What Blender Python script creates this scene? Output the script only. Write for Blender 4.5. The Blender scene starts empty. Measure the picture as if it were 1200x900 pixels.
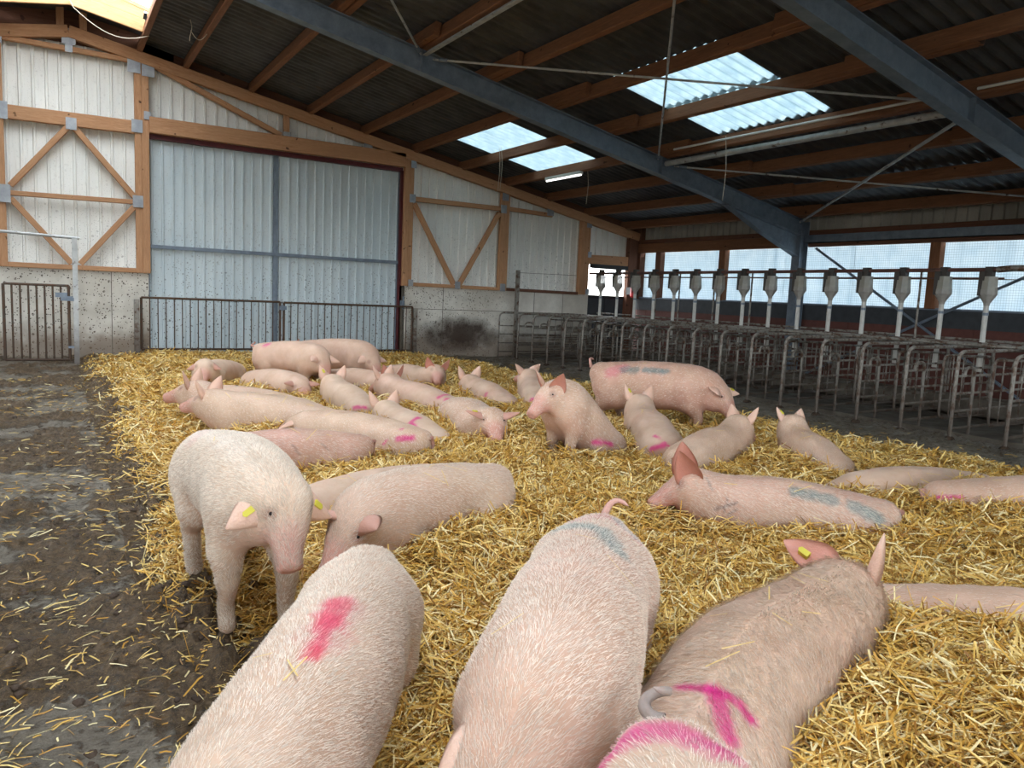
import bpy, math, random
import numpy as np
from mathutils import Matrix, Vector
random.seed(7); rng = np.random.default_rng(7)
C = bpy.context.scene.collection
SC = bpy.context.scene
# ---------------------------------------------------------------- camera
EYE = 1.55
yaw, pitch, roll = .548044, -.117673, .045298
cy, sy = math.cos(yaw), math.sin(yaw); cp, sp_ = math.cos(pitch), math.sin(pitch); cr, sr = math.cos(roll), math.sin(roll)
right = Vector((cy, -sy, 0)); fwd = Vector((sy*cp, cy*cp, sp_)); up = right.cross(fwd)
r2 = right*cr + up*sr; u2 = up*cr - right*sr
cam = bpy.data.objects.new('camera', bpy.data.cameras.new('camera')); C.objects.link(cam)
M = Matrix((r2, u2, -fwd)).transposed().to_4x4(); M.translation = (0, 0, EYE); cam.matrix_world = M
cam.data.sensor_width = 36; cam.data.lens = 36*883.27/1200; cam.data.clip_start = .02; cam.data.clip_end = 500
SC.camera = cam
# ---------------------------------------------------------------- sky and exposure
SC.view_settings.view_transform = 'Standard'; SC.view_settings.look = 'None'; SC.view_settings.gamma = 1
SC.view_settings.use_curve_mapping = False
SC.view_settings.exposure = 0.55
SC.cycles.use_denoising = True
SC.cycles.max_bounces = 10; SC.cycles.diffuse_bounces = 5; SC.cycles.transparent_max_bounces = 12
SC.cycles.sample_clamp_indirect = 6
W = bpy.data.worlds.new('overcast_sky'); SC.world = W; W.use_nodes = True
wn = W.node_tree.nodes; wl = W.node_tree.links
SKY_STRENGTH = 7.0
bg = wn['Background']; bg.inputs[1].default_value = SKY_STRENGTH
tc = wn.new('ShaderNodeTexCoord'); sx = wn.new('ShaderNodeSeparateXYZ'); rp = wn.new('ShaderNodeValToRGB')
wl.new(tc.outputs['Generated'], sx.inputs[0]); wl.new(sx.outputs[2], rp.inputs[0]); wl.new(rp.outputs[0], bg.inputs[0])
rp.color_ramp.elements[0].position = 0.0; rp.color_ramp.elements[0].color = (.20, .20, .18, 1)
rp.color_ramp.elements[1].position = .03; rp.color_ramp.elements[1].color = (.92, .965, 1, 1)
e = rp.color_ramp.elements.new(1.0); e.color = (.84, .92, 1, 1)
# daylight enters by the open ridge, the skylights, the wind netting and the left eave: portals only guide the sampling
def portal(name, loc, rot, sx_, sy_):
    l = bpy.data.lights.new(name, 'AREA'); l.shape = 'RECTANGLE'; l.size = sx_; l.size_y = sy_; l.cycles.is_portal = True
    o = bpy.data.objects.new(name, l); o.location = loc; o.rotation_euler = rot; C.objects.link(o); o['kind'] = 'helper'
portal('ridge_portal', (.33, 1.6, 6.6), (0, 0, 0), 2.5, 27.0)
portal('near_end_portal', (.3, -11.9, 2.6), (math.pi/2, 0, 0), 24.0, 2.5)
portal('left_eave_portal', (-13.3, 2.2, 2.3), (0, -math.pi/2, 0), 1.9, 28.0)

# ---------------------------------------------------------------- helpers
def put(name, v, f, mat, parent=None, base=None, smooth=False, label=None, cat=None, group=None, kind=None):
    """link vertices given in world coordinates as one mesh object; base becomes its origin"""
    v = np.asarray(v, float)
    me = bpy.data.meshes.new(name)
    b = np.array(base if base is not None else ((0, 0, 0) if parent is None else parent.location), float)
    vv = (v - b).astype(np.float32)
    f = np.asarray(f) if not isinstance(f, list) or len({len(q) for q in f}) == 1 else f
    if isinstance(f, np.ndarray):
        n, k = f.shape
        me.vertices.add(len(vv)); me.vertices.foreach_set('co', vv.ravel())
        me.loops.add(n*k); me.loops.foreach_set('vertex_index', f.astype(np.int32).ravel())
        me.polygons.add(n); me.polygons.foreach_set('loop_start', np.arange(0, n*k, k, dtype=np.int32))
        me.polygons.foreach_set('loop_total', np.full(n, k, dtype=np.int32)); me.update(calc_edges=True)
    else:
        me.from_pydata([tuple(x) for x in vv], [], f); me.update()
    me.polygons.foreach_set('use_smooth', np.full(len(me.polygons), bool(smooth)))
    if mat is not None: me.materials.append(mat)
    o = bpy.data.objects.new(name, me); C.objects.link(o)
    if parent is not None:
        o.parent = parent; o.location = b - np.array(parent.location)
    else: o.location = b
    props(o, label, cat, group, kind); return o
def props(o, label=None, cat=None, group=None, kind=None):
    if label: o['label'] = label
    if cat: o['category'] = cat
    if group: o['group'] = group
    if kind: o['kind'] = kind
    return o
def empty(name, loc, label=None, cat=None, group=None, kind=None):
    o = bpy.data.objects.new(name, None); o.location = loc; o.empty_display_size = .1; C.objects.link(o)
    bpy.context.view_layer.update()
    return props(o, label, cat, group, kind)
class MB:
    def __init__(s): s.v = []; s.f = []
    def add(s, v, f):
        n = len(s.v); s.v += [tuple(map(float, x)) for x in v]; s.f += [[int(i)+n for i in q] for q in f]; return s
    def box(s, x0, x1, y0, y1, z0, z1):
        v = [(x, y, z) for x in (x0, x1) for y in (y0, y1) for z in (z0, z1)]
        return s.add(v, [(0, 1, 3, 2), (4, 6, 7, 5), (0, 4, 5, 1), (2, 3, 7, 6), (0, 2, 6, 4), (1, 5, 7, 3)])
    def beam(s, A, B, w, h, upv=(0, 0, 1)):
        A = np.array(A, float); B = np.array(B, float); d = unit(B-A); sd = unit(np.cross(d, upv)); u = np.cross(sd, d)
        v = [p + sd*a*w/2 + u*b*h/2 for p in (A, B) for a, b in ((-1, -1), (1, -1), (1, 1), (-1, 1))]
        return s.add(v, [(0, 3, 2, 1), (4, 5, 6, 7), (0, 1, 5, 4), (1, 2, 6, 5), (2, 3, 7, 6), (3, 0, 4, 7)])
    def tube(s, pts, r, n=8, caps=True):
        v, f = tube_mesh(pts, [r]*len(pts) if np.isscalar(r) else r, n)
        f = [list(q) for q in f]
        if caps: f.append(list(range(n))[::-1]); f.append([len(v)-n+i for i in range(n)])
        return s.add(v, f)
    def out(s, name, mat, parent=None, **k):
        return put(name, s.v, s.f, mat, parent, **k)
def bend(pts, r=.1, n=4):
    """round the corners of a polyline"""
    pts = [np.array(p, float) for p in pts]; o = [pts[0]]
    for a, b, c in zip(pts[:-2], pts[1:-1], pts[2:]):
        p = b + unit(a-b)*r; q = b + unit(c-b)*r
        for t in np.linspace(0, 1, n+1): o.append((1-t)**2*p + 2*t*(1-t)*b + t*t*q)
    return o + [pts[-1]]
def vnoise(x, y, s=0):
    x = np.asarray(x, float); y = np.asarray(y, float); xi = np.floor(x).astype(np.int64); yi = np.floor(y).astype(np.int64)
    fx = x-xi; fy = y-yi; fx = fx*fx*(3-2*fx); fy = fy*fy*(3-2*fy)
    def h(a, b):
        n = (a*73856093) ^ (b*19349663) ^ (s*83492791+12345); n = (n ^ (n >> 13))*1274126177 & 0x7fffffff; n ^= n >> 11
        return (n & 0xffff)/65535.
    return (h(xi, yi)*(1-fx)+h(xi+1, yi)*fx)*(1-fy)+(h(xi, yi+1)*(1-fx)+h(xi+1, yi+1)*fx)*fy
def fbm(x, y, s=0, o=4):
    a = 0; k = .5
    for i in range(o): a = a + k*vnoise(x*2**i, y*2**i, s+i); k *= .5
    return a
def sstep(a, b, x): t = np.clip((x-a)/(b-a), 0, 1); return t*t*(3-2*t)

# ---------------------------------------------------------------- materials
class MT:
    def __init__(s, name, rough=.6, metal=0., spec=.4):
        s.m = bpy.data.materials.new(name); s.m.use_nodes = True; s.n = s.m.node_tree.nodes; s.l = s.m.node_tree.links
        s.b = s.n['Principled BSDF']; s.b.inputs['Roughness'].default_value = rough; s.b.inputs['Metallic'].default_value = metal
        s.b.inputs['Specular IOR Level'].default_value = spec; s.tc = s.n.new('ShaderNodeTexCoord')
    def coord(s, scale=(1, 1, 1), src='Object', rnd=False):
        m = s.n.new('ShaderNodeMapping'); m.inputs['Scale'].default_value = scale; s.l.new(s.tc.outputs[src], m.inputs[0])
        if rnd:
            oi = s.n.new('ShaderNodeObjectInfo'); k = s.n.new('ShaderNodeVectorMath'); k.operation = 'SCALE'; k.inputs[0].default_value = (37, 19, 11)
            s.l.new(oi.outputs['Random'], k.inputs['Scale']); s.l.new(k.outputs[0], m.inputs['Location'])
        return m.outputs[0]
    def noise(s, co, scale, detail=4, rough=.55, lo=.3, hi=.7, dist=0):
        t = s.n.new('ShaderNodeTexNoise'); t.inputs['Scale'].default_value = scale; t.inputs['Detail'].default_value = detail
        t.inputs['Roughness'].default_value = rough; t.inputs['Distortion'].default_value = dist; s.l.new(co, t.inputs['Vector'])
        r = s.n.new('ShaderNodeMapRange'); r.inputs['From Min'].default_value = lo; r.inputs['From Max'].default_value = hi
        s.l.new(t.outputs['Fac'], r.inputs['Value']); return r.outputs[0]
    def mix(s, f, a, b, mode='MIX'):
        x = s.n.new('ShaderNodeMix'); x.data_type = 'RGBA'; x.blend_type = mode; x.clamp_factor = True
        if isinstance(f, (int, float)): x.inputs[0].default_value = f
        else: s.l.new(f, x.inputs[0])
        for i, c in ((6, a), (7, b)):
            if isinstance(c, tuple): x.inputs[i].default_value = (*c[:3], 1)
            else: s.l.new(c, x.inputs[i])
        return x.outputs[2]
    def math(s, op, a, b=0.):
        x = s.n.new('ShaderNodeMath'); x.operation = op
        for i, c in ((0, a), (1, b)):
            if isinstance(c, (int, float)): x.inputs[i].default_value = c
            else: s.l.new(c, x.inputs[i])
        return x.outputs[0]
    def rng(s, v, a, b, c=0., d=1.):
        r = s.n.new('ShaderNodeMapRange'); r.inputs['From Min'].default_value = a; r.inputs['From Max'].default_value = b
        r.inputs['To Min'].default_value = c; r.inputs['To Max'].default_value = d; s.l.new(v, r.inputs['Value']); return r.outputs[0]
    def col(s, c):
        if isinstance(c, tuple): s.b.inputs['Base Color'].default_value = (*c[:3], 1)
        else: s.l.new(c, s.b.inputs['Base Color'])
        return s
    def bump(s, h, st=.3, d=.01):
        b = s.n.new('ShaderNodeBump'); b.inputs['Strength'].default_value = st; b.inputs['Distance'].default_value = d
        s.l.new(h, b.inputs['Height']); s.l.new(b.outputs[0], s.b.inputs['Normal']); return s
    def sep(s, co):
        x = s.n.new('ShaderNodeSeparateXYZ'); s.l.new(co, x.inputs[0]); return x.outputs
def srgb(r, g, b): return tuple(((c/255+.055)/1.055)**2.4 if c > 10 else c/255/12.92 for c in (r, g, b))

def wood_mat(name, c1, c2, c3):
    t = MT(name, .75, spec=.2); co = t.coord((1.2, 14, 14), rnd=True)
    a = t.noise(co, 2.2, 6, .6, .3, .7, .6); g = t.noise(co, 9, 3, .6, .35, .65)
    c = t.mix(a, c1, c2); c = t.mix(t.math('MULTIPLY', g, .35), c, c3)
    k = t.noise(t.coord((1, 1, 1), rnd=True), 7, 2, .5, .70, .74); c = t.mix(k, c, tuple(x*.35 for x in c3))
    big = t.noise(t.coord((1, 1, 1), rnd=True), .9, 2, .5, .3, .7); c = t.mix(t.math('MULTIPLY', big, .5), c, tuple(x*.75 for x in c1))
    t.col(c).bump(g, .25, .004); return t.m
M_WOOD = wood_mat('sawn_pine', srgb(200, 156, 118), srgb(176, 128, 92), srgb(122, 80, 54))
M_PURLIN = wood_mat('purlin_timber', srgb(144, 100, 72), srgb(114, 77, 54), srgb(74, 48, 36))
M_PALEWOOD = wood_mat('fresh_pine', srgb(212, 174, 128), srgb(194, 150, 104), srgb(160, 108, 68))
M_DARKWOOD = wood_mat('dark_timber', srgb(120, 84, 66), srgb(96, 62, 48), srgb(60, 38, 32))

def steel_mat(name, c1, c2, rough=.45, metal=.5, dirt=0.):
    t = MT(name, rough, metal); co = t.coord()
    n = t.noise(co, 6, 6, .6, .3, .7); n2 = t.noise(co, 40, 3, .6, .3, .7)
    c = t.mix(n, c1, c2); c = t.mix(t.math('MULTIPLY', n2, .25), c, tuple(x*.6 for x in c1))
    if dirt:
        d = t.noise(t.coord(src='Object'), 9, 5, .6, .62-dirt*.25, .72-dirt*.2); c = t.mix(d, c, srgb(84, 62, 46))
        geo = t.n.new('ShaderNodeNewGeometry'); z = t.sep(geo.outputs['Position'])[2]; lo = t.rng(t.math('ADD', z, t.math('MULTIPLY', t.noise(geo.outputs['Position'], 3, 4, .6, .2, .8), -.3)), .55, .0)
        c = t.mix(t.math('MULTIPLY', lo, .75), c, srgb(66, 50, 38))
    t.col(c); return t.m
M_STEEL = steel_mat('galvanised_beam', srgb(128, 140, 152), srgb(98, 110, 124), .5, .35)
M_TUBE = steel_mat('galvanised_tube', srgb(150, 146, 138), srgb(112, 108, 100), .5, .12, .55)
M_DIRTYTUBE = steel_mat('manure_stained_tube', srgb(96, 88, 78), srgb(62, 54, 46), .6, .25, .9)
M_PALETUBE = steel_mat('bright_zinc', srgb(190, 192, 190), srgb(150, 152, 152), .45, .3, .1)
M_PLATE = steel_mat('nail_plate', srgb(172, 176, 180), srgb(140, 144, 150), .5, .4)
M_RUST = steel_mat('brown_painted_pipe', srgb(120, 84, 76), srgb(88, 60, 56), .6, .1, .3)
M_REDTRIM = steel_mat('dark_red_trim', srgb(96, 30, 32), srgb(70, 22, 26), .5, .1)

def fly_specks(t, c, amt_socket=None, col=srgb(58, 44, 34)):
    co = t.coord(src='Object')
    v = t.n.new('ShaderNodeTexVoronoi'); v.inputs['Scale'].default_value = 12; v.inputs['Randomness'].default_value = 1; t.l.new(co, v.inputs['Vector'])
    s = t.sep(v.outputs['Color'])
    size = t.rng(s[0], .10, 1, 0, .30)
    m = t.math('LESS_THAN', v.outputs['Distance'], size)
    nn = t.noise(co, 60, 2, .5, .3, .6); m = t.math('MULTIPLY', m, nn)
    v2 = t.n.new('ShaderNodeTexVoronoi'); v2.inputs['Scale'].default_value = 30; t.l.new(co, v2.inputs['Vector'])
    s2 = t.sep(v2.outputs['Color']); m2 = t.math('LESS_THAN', v2.outputs['Distance'], t.rng(s2[1], .25, 1, 0, .32))
    m = t.math('MAXIMUM', m, m2)
    if amt_socket is not None: m = t.math('MULTIPLY', m, amt_socket)
    return t.mix(m, c, col)
def sheet_mat(name, c1, c2, speck=.8, zc=3.2, rough=.5, geo=True):
    t = MT(name, rough, .0, .35); co = t.coord(); z = t.sep(co)[2]
    n = t.noise(t.coord((1, 1, .5)), 1.1, 5, .6, .35, .75); c = t.mix(n, c1, c2)
    c = t.mix(t.math('MULTIPLY', t.noise(t.coord((9, 9, .5)), 3, 3, .6, .55, .8), .22), c, srgb(150, 138, 120))
    am = t.rng(z, zc, 1.0, .15, speck); big = t.noise(co, .8, 3, .5, .2, .45)
    c = fly_specks(t, c, t.math('MULTIPLY', am, big)); t.col(c); return t.m
M_CLAD = sheet_mat('white_cladding', srgb(236, 236, 230), srgb(218, 219, 214))
M_DOOR = sheet_mat('pale_blue_grey_door', srgb(200, 212, 216), srgb(180, 194, 200), .9, 3.0)
M_EAVE = sheet_mat('eave_sheet', srgb(170, 166, 156), srgb(130, 126, 118), .2)

def concrete_wall():
    t = MT('spattered_concrete', .8, 0, .2); co = t.coord(); x, y, z = t.sep(co)
    c = t.mix(t.noise(co, 3, 6, .6, .3, .7), srgb(222, 218, 208), srgb(190, 186, 176))
    c = t.mix(t.math('MULTIPLY', t.noise(co, .7, 3, .5, .4, .6), .4), c, srgb(160, 150, 134))
    left = t.rng(x, 10.2, 8.6, .12, 1.0)
    c = fly_specks(t, c, left)
    # manure band rising from the floor, with its own ragged outline
    zz = t.math('ADD', z, t.math('MULTIPLY', t.noise(co, 2.2, 5, .6, .2, .8), -.55))
    band = t.rng(zz, .42, .02, 0, 1); c = t.mix(t.math('MULTIPLY', band, .7), c, srgb(104, 82, 62))
    # dark rubbed patch
    dx = t.math('DIVIDE', t.math('SUBTRACT', x, 8.5), 1.2); dz = t.math('DIVIDE', t.math('SUBTRACT', z, .55), .46)
    d = t.math('ADD', t.math('MULTIPLY', dx, dx), t.math('MULTIPLY', dz, dz)); d = t.math('ADD', d, t.math('MULTIPLY', t.noise(co, 2.5, 5, .6, .2, .8), .9))
    c = t.mix(t.math('MULTIPLY', t.rng(d, 1.55, .6, 0, 1), .95), c, srgb(62, 50, 42))
    t.col(c).bump(t.noise(co, 30, 4, .6, .2, .8), .3, .004); return t.m
M_CONC = concrete_wall()
def concrete_edge():
    t = MT('old_concrete', .8, 0, .2); co = t.coord(); t.col(t.mix(t.noise(co, 4, 6, .6, .3, .7), srgb(110, 104, 94), srgb(70, 62, 54))).bump(t.noise(co, 30, 4, .6, .2, .8), .3, .004); return t.m
M_CONC2 = concrete_edge()
def roof_mat():
    t = MT('fibre_cement', .5, 0, .5); co = t.coord(rnd=True)
    c = t.mix(t.noise(co, 2.5, 6, .6, .3, .7), srgb(80, 82, 84), srgb(50, 50, 52))
    c = t.mix(t.noise(t.coord((1, 3, 3), rnd=True), 2, 4, .6, .62, .8), c, srgb(96, 80, 64)); t.col(c).bump(t.noise(co, 40, 3, .6, .2, .8), .2, .003); return t.m
M_ROOF = roof_mat()
def translucent(name, col, tr, mixc=None, rough=.4, net=False, clear=0., valleys=False):
    t = MT(name, rough); t.n.remove(t.b); out = t.n['Material Output']
    d = t.n.new('ShaderNodeBsdfDiffuse'); x = t.n.new('ShaderNodeBsdfTranslucent'); m = t.n.new('ShaderNodeMixShader'); m.inputs[0].default_value = tr
    co = t.coord(); c = t.mix(t.noise(co, 4, 4, .6, .35, .75), col, mixc or tuple(q*.8 for q in col))
    if net:
        xx, yy, zz = t.sep(co)
        for ax in (yy, zz):
            w = t.math('FRACT', t.math('MULTIPLY', ax, 1/.045)); g = t.math('LESS_THAN', w, .13); c = t.mix(t.math('MULTIPLY', g, .42), c, srgb(70, 84, 92))
        s = t.noise(t.coord((1, 3.0, .15)), 1.4, 3, .5, .55, .8); c = t.mix(t.math('MULTIPLY', s, .35), c, srgb(120, 150, 165))
    if valleys:   # stripes along the troughs: dirt plus corrugation shading painted into the colour
        yy = t.sep(co)[1]; w = t.math('SINE', t.math('MULTIPLY', yy, 2*math.pi/.185)); c = t.mix(t.math('MULTIPLY', t.rng(w, .2, 1.), .45), c, srgb(120, 142, 150))
    t.l.new(c, d.inputs[0]); t.l.new(c, x.inputs[0]); t.l.new(d.outputs[0], m.inputs[1]); t.l.new(x.outputs[0], m.inputs[2])
    last = m.outputs[0]
    if clear:
        tp = t.n.new('ShaderNodeBsdfTransparent'); m2 = t.n.new('ShaderNodeMixShader'); m2.inputs[0].default_value = clear
        t.l.new(last, m2.inputs[1]); t.l.new(tp.outputs[0], m2.inputs[2]); last = m2.outputs[0]
    t.l.new(last, out.inputs[0]); return t.m
M_SKYL = translucent('skylight_sheet', srgb(198, 208, 210), .55, srgb(170, 186, 192), valleys=True)
M_NET = translucent('wind_netting', srgb(216, 224, 228), .53, srgb(198, 211, 218), net=True)
M_HOPPER = translucent('milky_plastic', srgb(228, 226, 214), .5, srgb(200, 196, 182), clear=.5)
M_POLY = translucent('ridge_polycarbonate', srgb(235, 242, 246), .5, clear=.8)
def plain(name, c, rough=.6, metal=0., var=.7):
    t = MT(name, rough, metal); t.col(t.mix(t.noise(t.coord(), 8, 4, .6, .3, .7), c, tuple(q*var for q in c))); return t.m
M_HOPDARK = plain('dark_hopper_bracket', srgb(74, 70, 66)); M_CONE = plain('grey_hopper_cone', srgb(168, 165, 158))
M_DARKBAND = plain('dark_slate_band', srgb(62, 66, 70), .7); M_BROWNWALL = plain('red_brown_board', srgb(98, 58, 50), .7, var=.75)
M_RED = plain('extinguisher_red', srgb(190, 30, 40), .3); M_BLACK = plain('black_plastic', srgb(30, 30, 32), .5)
M_TWINE = plain('pale_twine', srgb(200, 190, 170), .8); M_PVC = plain('white_conduit', srgb(206, 204, 196), .4, var=.9)
M_OUT = plain('outside_gravel', srgb(130, 128, 118), .9); M_WHITEPIPE = plain('white_drop_tube', srgb(202, 202, 196), .5, var=.72)
def lamp_mat():
    t = MT('fluorescent_tube'); t.b.inputs['Emission Color'].default_value = (1, 1, .97, 1); t.b.inputs['Emission Strength'].default_value = 1.6; return t.m
M_TUBELIGHT = lamp_mat()
def floor_mat():
    t = MT('muddy_concrete', .5, 0, .5); co = t.coord()
    at = t.n.new('ShaderNodeAttribute'); at.attribute_name = 'mud'; mud = at.outputs['Fac']
    conc = t.mix(t.noise(co, 5, 6, .65, .3, .7), srgb(164, 154, 138), srgb(122, 111, 95))
    conc = t.mix(t.math('MULTIPLY', t.noise(co, 60, 5, .8, .45, .7), .6), conc, srgb(92, 80, 64))
    m = t.mix(t.noise(co, 22, 8, .8, .36, .64), srgb(130, 106, 78), srgb(52, 40, 28)); m = t.mix(t.noise(t.coord((1, 2.4, 1)), 110, 3, .7, .58, .66), m, srgb(160, 132, 86))
    k = t.math('ADD', mud, t.math('MULTIPLY', t.math('SUBTRACT', t.noise(co, 17, 9, .8, .28, .72), .5), 1.5)); k = t.rng(k, .35, .65)
    t.col(t.mix(k, conc, m)); t.l.new(t.rng(t.noise(co, 3.5, 4, .6, .38, .6), 0, 1, .3, .8), t.b.inputs['Roughness'])
    t.bump(t.math('ADD', t.noise(co, 34, 8, .8, .2, .8), t.math('MULTIPLY', k, .8)), 1.0, .022); return t.m
M_FLOOR = floor_mat()
def straw_base_mat():
    t = MT('straw_litter', .8, 0, .2); co = t.coord((1, 5, 1)); co2 = t.coord((5, 1, 1))
    a = t.noise(co, 24, 5, .7, .3, .7); b = t.noise(co2, 24, 5, .7, .3, .7)
    c = t.mix(a, srgb(84, 56, 22), srgb(140, 98, 42)); c = t.mix(t.math('MULTIPLY', b, .6), c, srgb(62, 42, 20))  # dark browns also put the shaded gaps between stalks into the colour
    at = t.n.new('ShaderNodeAttribute'); at.attribute_name = 'mud'; c = t.mix(at.outputs['Fac'], c, srgb(58, 44, 30))
    t.col(c).bump(t.math('ADD', a, b), .8, .02); return t.m
M_STRAWBASE = straw_base_mat()
def straw_mat():
    t = MT('straw', .5, 0, .35); at = t.n.new('ShaderNodeAttribute'); at.attribute_name = 'tint'; t.l.new(at.outputs['Color'], t.b.inputs['Base Color']); return t.m
M_STRAW = straw_mat()
def skin_mat():
    t = MT('pig_skin', .62, 0, .3); at = t.n.new('ShaderNodeAttribute'); at.attribute_name = 'tint'
    co = t.coord(rnd=True); n = t.noise(co, 5, 5, .6, .3, .7); n2 = t.noise(co, 45, 4, .65, .3, .7)
    c = t.mix(t.math('MULTIPLY', n, .42), at.outputs['Color'], (.55, .42, .30), 'MULTIPLY')
    c = t.mix(t.math('MULTIPLY', n2, .22), c, (.95, .70, .55), 'MULTIPLY')
    sc = t.noise(co, 22, 6, .75, .70, .74); c = t.mix(t.math('MULTIPLY', sc, .5), c, srgb(110, 84, 74))
    t.col(c).bump(t.math('ADD', t.noise(co, 120, 3, .6, .2, .8), n2), .25, .006)
    t.b.inputs['Subsurface Weight'].default_value = 0.12; t.b.inputs['Subsurface Scale'].default_value = .03; t.b.inputs['Subsurface Radius'].default_value = (1, .35, .2); return t.m
M_SKIN = skin_mat()
def bristle_mat():
    t = MT('bristle', .45, 0, .4); at = t.n.new('ShaderNodeAttribute'); at.attribute_name = 'tint'; t.l.new(at.outputs['Color'], t.b.inputs['Base Color']); return t.m
M_BRISTLE = bristle_mat()
M_EYE = plain('dark_eye', srgb(36, 24, 22), .15); M_TAG = plain('yellow_tag', srgb(206, 194, 70), .6, var=.8)
def color_attr(me, cols, name='tint'):
    a = me.color_attributes.new(name, 'FLOAT_COLOR', 'POINT'); c = np.ones((len(cols), 4), np.float32); c[:, :3] = cols; a.data.foreach_set('color', c.ravel())
def float_attr(me, v, name):
    a = me.attributes.new(name, 'FLOAT', 'POINT'); a.data.foreach_set('value', np.asarray(v, np.float32))
# ---------------------------------------------------------------- pig bodies (pure numpy)
def unit(v): 
    v=np.asarray(v,float); return v/(np.linalg.norm(v)+1e-9)
US=np.array([0,.12,.3,.6,1,1.5,1.85,2.15,2.5,2.8,3.05,3.3,3.55,3.8,4.0])
AS=np.array([.125,.178,.200,.205,.212,.208,.198,.184,.164,.148,.136,.120,.094,.066,.057])
BS=np.array([.120,.175,.202,.212,.225,.222,.214,.202,.178,.152,.136,.118,.088,.060,.052])
def catmull(K,n):
    K=np.array(K,float); P=np.vstack([2*K[0]-K[1],K,2*K[-1]-K[-2]]); out=[];us=[]
    for i in range(1,len(P)-2):
        for t in np.linspace(0,1,n,endpoint=False):
            a,b,c,d=P[i-1],P[i],P[i+1],P[i+2]
            out.append(.5*(2*b+(c-a)*t+(2*a-5*b+4*c-d)*t*t+(3*b-a-3*c+d)*t**3)); us.append(i-1+t)
    out.append(K[-1]); us.append(len(K)-1.); return np.array(out),np.array(us)
def pig_frame(sp):
    """sp: dict keys = 5 points along the top line, tail head, mid back, withers, poll, snout."""
    top,us=catmull(sp['keys'],7)
    T=np.gradient(top,axis=0); T/=np.linalg.norm(T,axis=1)[:,None]
    S=np.cross(T,[0,0,1]); 
    for i in range(len(S)):
        if np.linalg.norm(S[i])<.35 and i: S[i]=S[i-1]
    S/=np.linalg.norm(S,axis=1)[:,None]; U=np.cross(S,T)
    k=sp.get('scale',1.); fat=sp.get('fat',1.)
    a=np.interp(us,US,AS)*k; b=np.interp(us,US,BS)*k
    w=np.clip(1-np.abs(us-1.1)/1.4,0,1); a=a*(1+(fat-1)*w)
    C=top-U*b[:,None]
    return dict(top=top,us=us,T=T,S=S,U=U,a=a,b=b,C=C,k=k)
def cone(P,A,B,r1,r2):
    d=B-A; t=np.clip(((P-A)@d)/(d@d+1e-9),0,1); q=P-A-t[:,None]*d
    return np.sqrt((q*q).sum(1))-(r1+(r2-r1)*t)
def ellip(P,c,ax,r):
    q=(P-c)@np.array(ax).T; e=np.sqrt(((q/np.array(r))**2).sum(1))+1e-6
    return np.sqrt((q*q).sum(1))*(1-1/e)
def smin(a,b,k):
    h=np.clip(.5+.5*(b-a)/k,0,1); return b+(a-b)*h-k*h*(1-h)
def pig_legs(sp,fr):
    """chains of (point,radius)"""
    k=fr['k']; out=[]; pose=sp['pose']; g=sp['ground']
    def fr_at(u):
        i=int(np.argmin(abs(fr['us']-u))); f=unit([fr['T'][i][0],fr['T'][i][1],0]); s=unit(np.cross(f,[0,0,1])); return i,f,s
    st=sp.get('step',(0,0,0,0))
    if pose in('stand','sit'):
        i,f,s=fr_at(1.95); c=fr['C'][i]
        for j,sd in enumerate((1,-1)):
            o=st[j]
            base=np.array([c[0],c[1],0])
            def L(x,y,z): return base+f*(x*k)+s*(sd*y*k)+np.array([0,0,g+z*k])
            sh=c+s*sd*.09*k; sh[2]=c[2]-.02*k
            zs=(c[2]-g)/k
            out.append([(sh,.125*k),(L(-.01+o*.3,.125,zs*.62),.078*k),(L(.02+o*.7,.12,zs*.38),.047*k),(L(.0+o,.12,.09),.036*k),(L(.02+o,.12,.025),.040*k)])
    if pose=='stand':
        i,f,s=fr_at(.28); c=fr['C'][i]
        for j,sd in enumerate((1,-1)):
            o=st[2+j]; base=np.array([c[0],c[1],0])
            def L(x,y,z): return base+f*(x*k)+s*(sd*y*k)+np.array([0,0,g+z*k])
            zs=(c[2]-g)/k
            out.append([(L(-.02,.085,zs*.98),.135*k),(L(.07+o*.3,.125,zs*.66),.095*k),(L(-.10+o*.7,.115,zs*.42),.050*k),(L(-.06+o,.115,.10),.038*k),(L(-.03+o,.115,.025),.041*k)])
    if pose=='sit':
        i,f,s=fr_at(.35); c=fr['C'][i]
        for sd in (1,-1):
            base=np.array([c[0],c[1],0])
            def L(x,y,z): return base+f*(x*k)+s*(sd*y*k)+np.array([0,0,g+z*k])
            out.append([(L(.0,.12,.15),.14*k),(L(.22,.18,.17),.085*k),(L(.10,.20,.04),.045*k),(L(.3,.2,.03),.035*k)])
    if pose=='lie':
        i,f,s=fr_at(.32); c=fr['C'][i]
        for sd in (1,-1):
            z=c[2]-.05*k
            base=np.array([c[0],c[1],z])
            def L(x,y,z_): return base+f*(x*k)+s*(sd*y*k)+np.array([0,0,z_*k])
            h=sp.get('haunch',1.)
            out.append([(L(-.02,.08,.03),.13*k*h),(L(.16,.165,.0),.085*k*h),(L(.02,.19,-.12),.05*k),(L(.2,.2,-.14),.035*k)])
        i,f,s=fr_at(1.9); c=fr['C'][i]
        for sd in (1,-1):
            base=c.copy()
            def L(x,y,z_): return base+f*(x*k)+s*(sd*y*k)+np.array([0,0,z_*k])
            out.append([(L(0,.08,-.02),.115*k),(L(-.05,.125,-.13),.07*k),(L(.12,.12,-.19),.042*k)])
    return out
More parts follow.
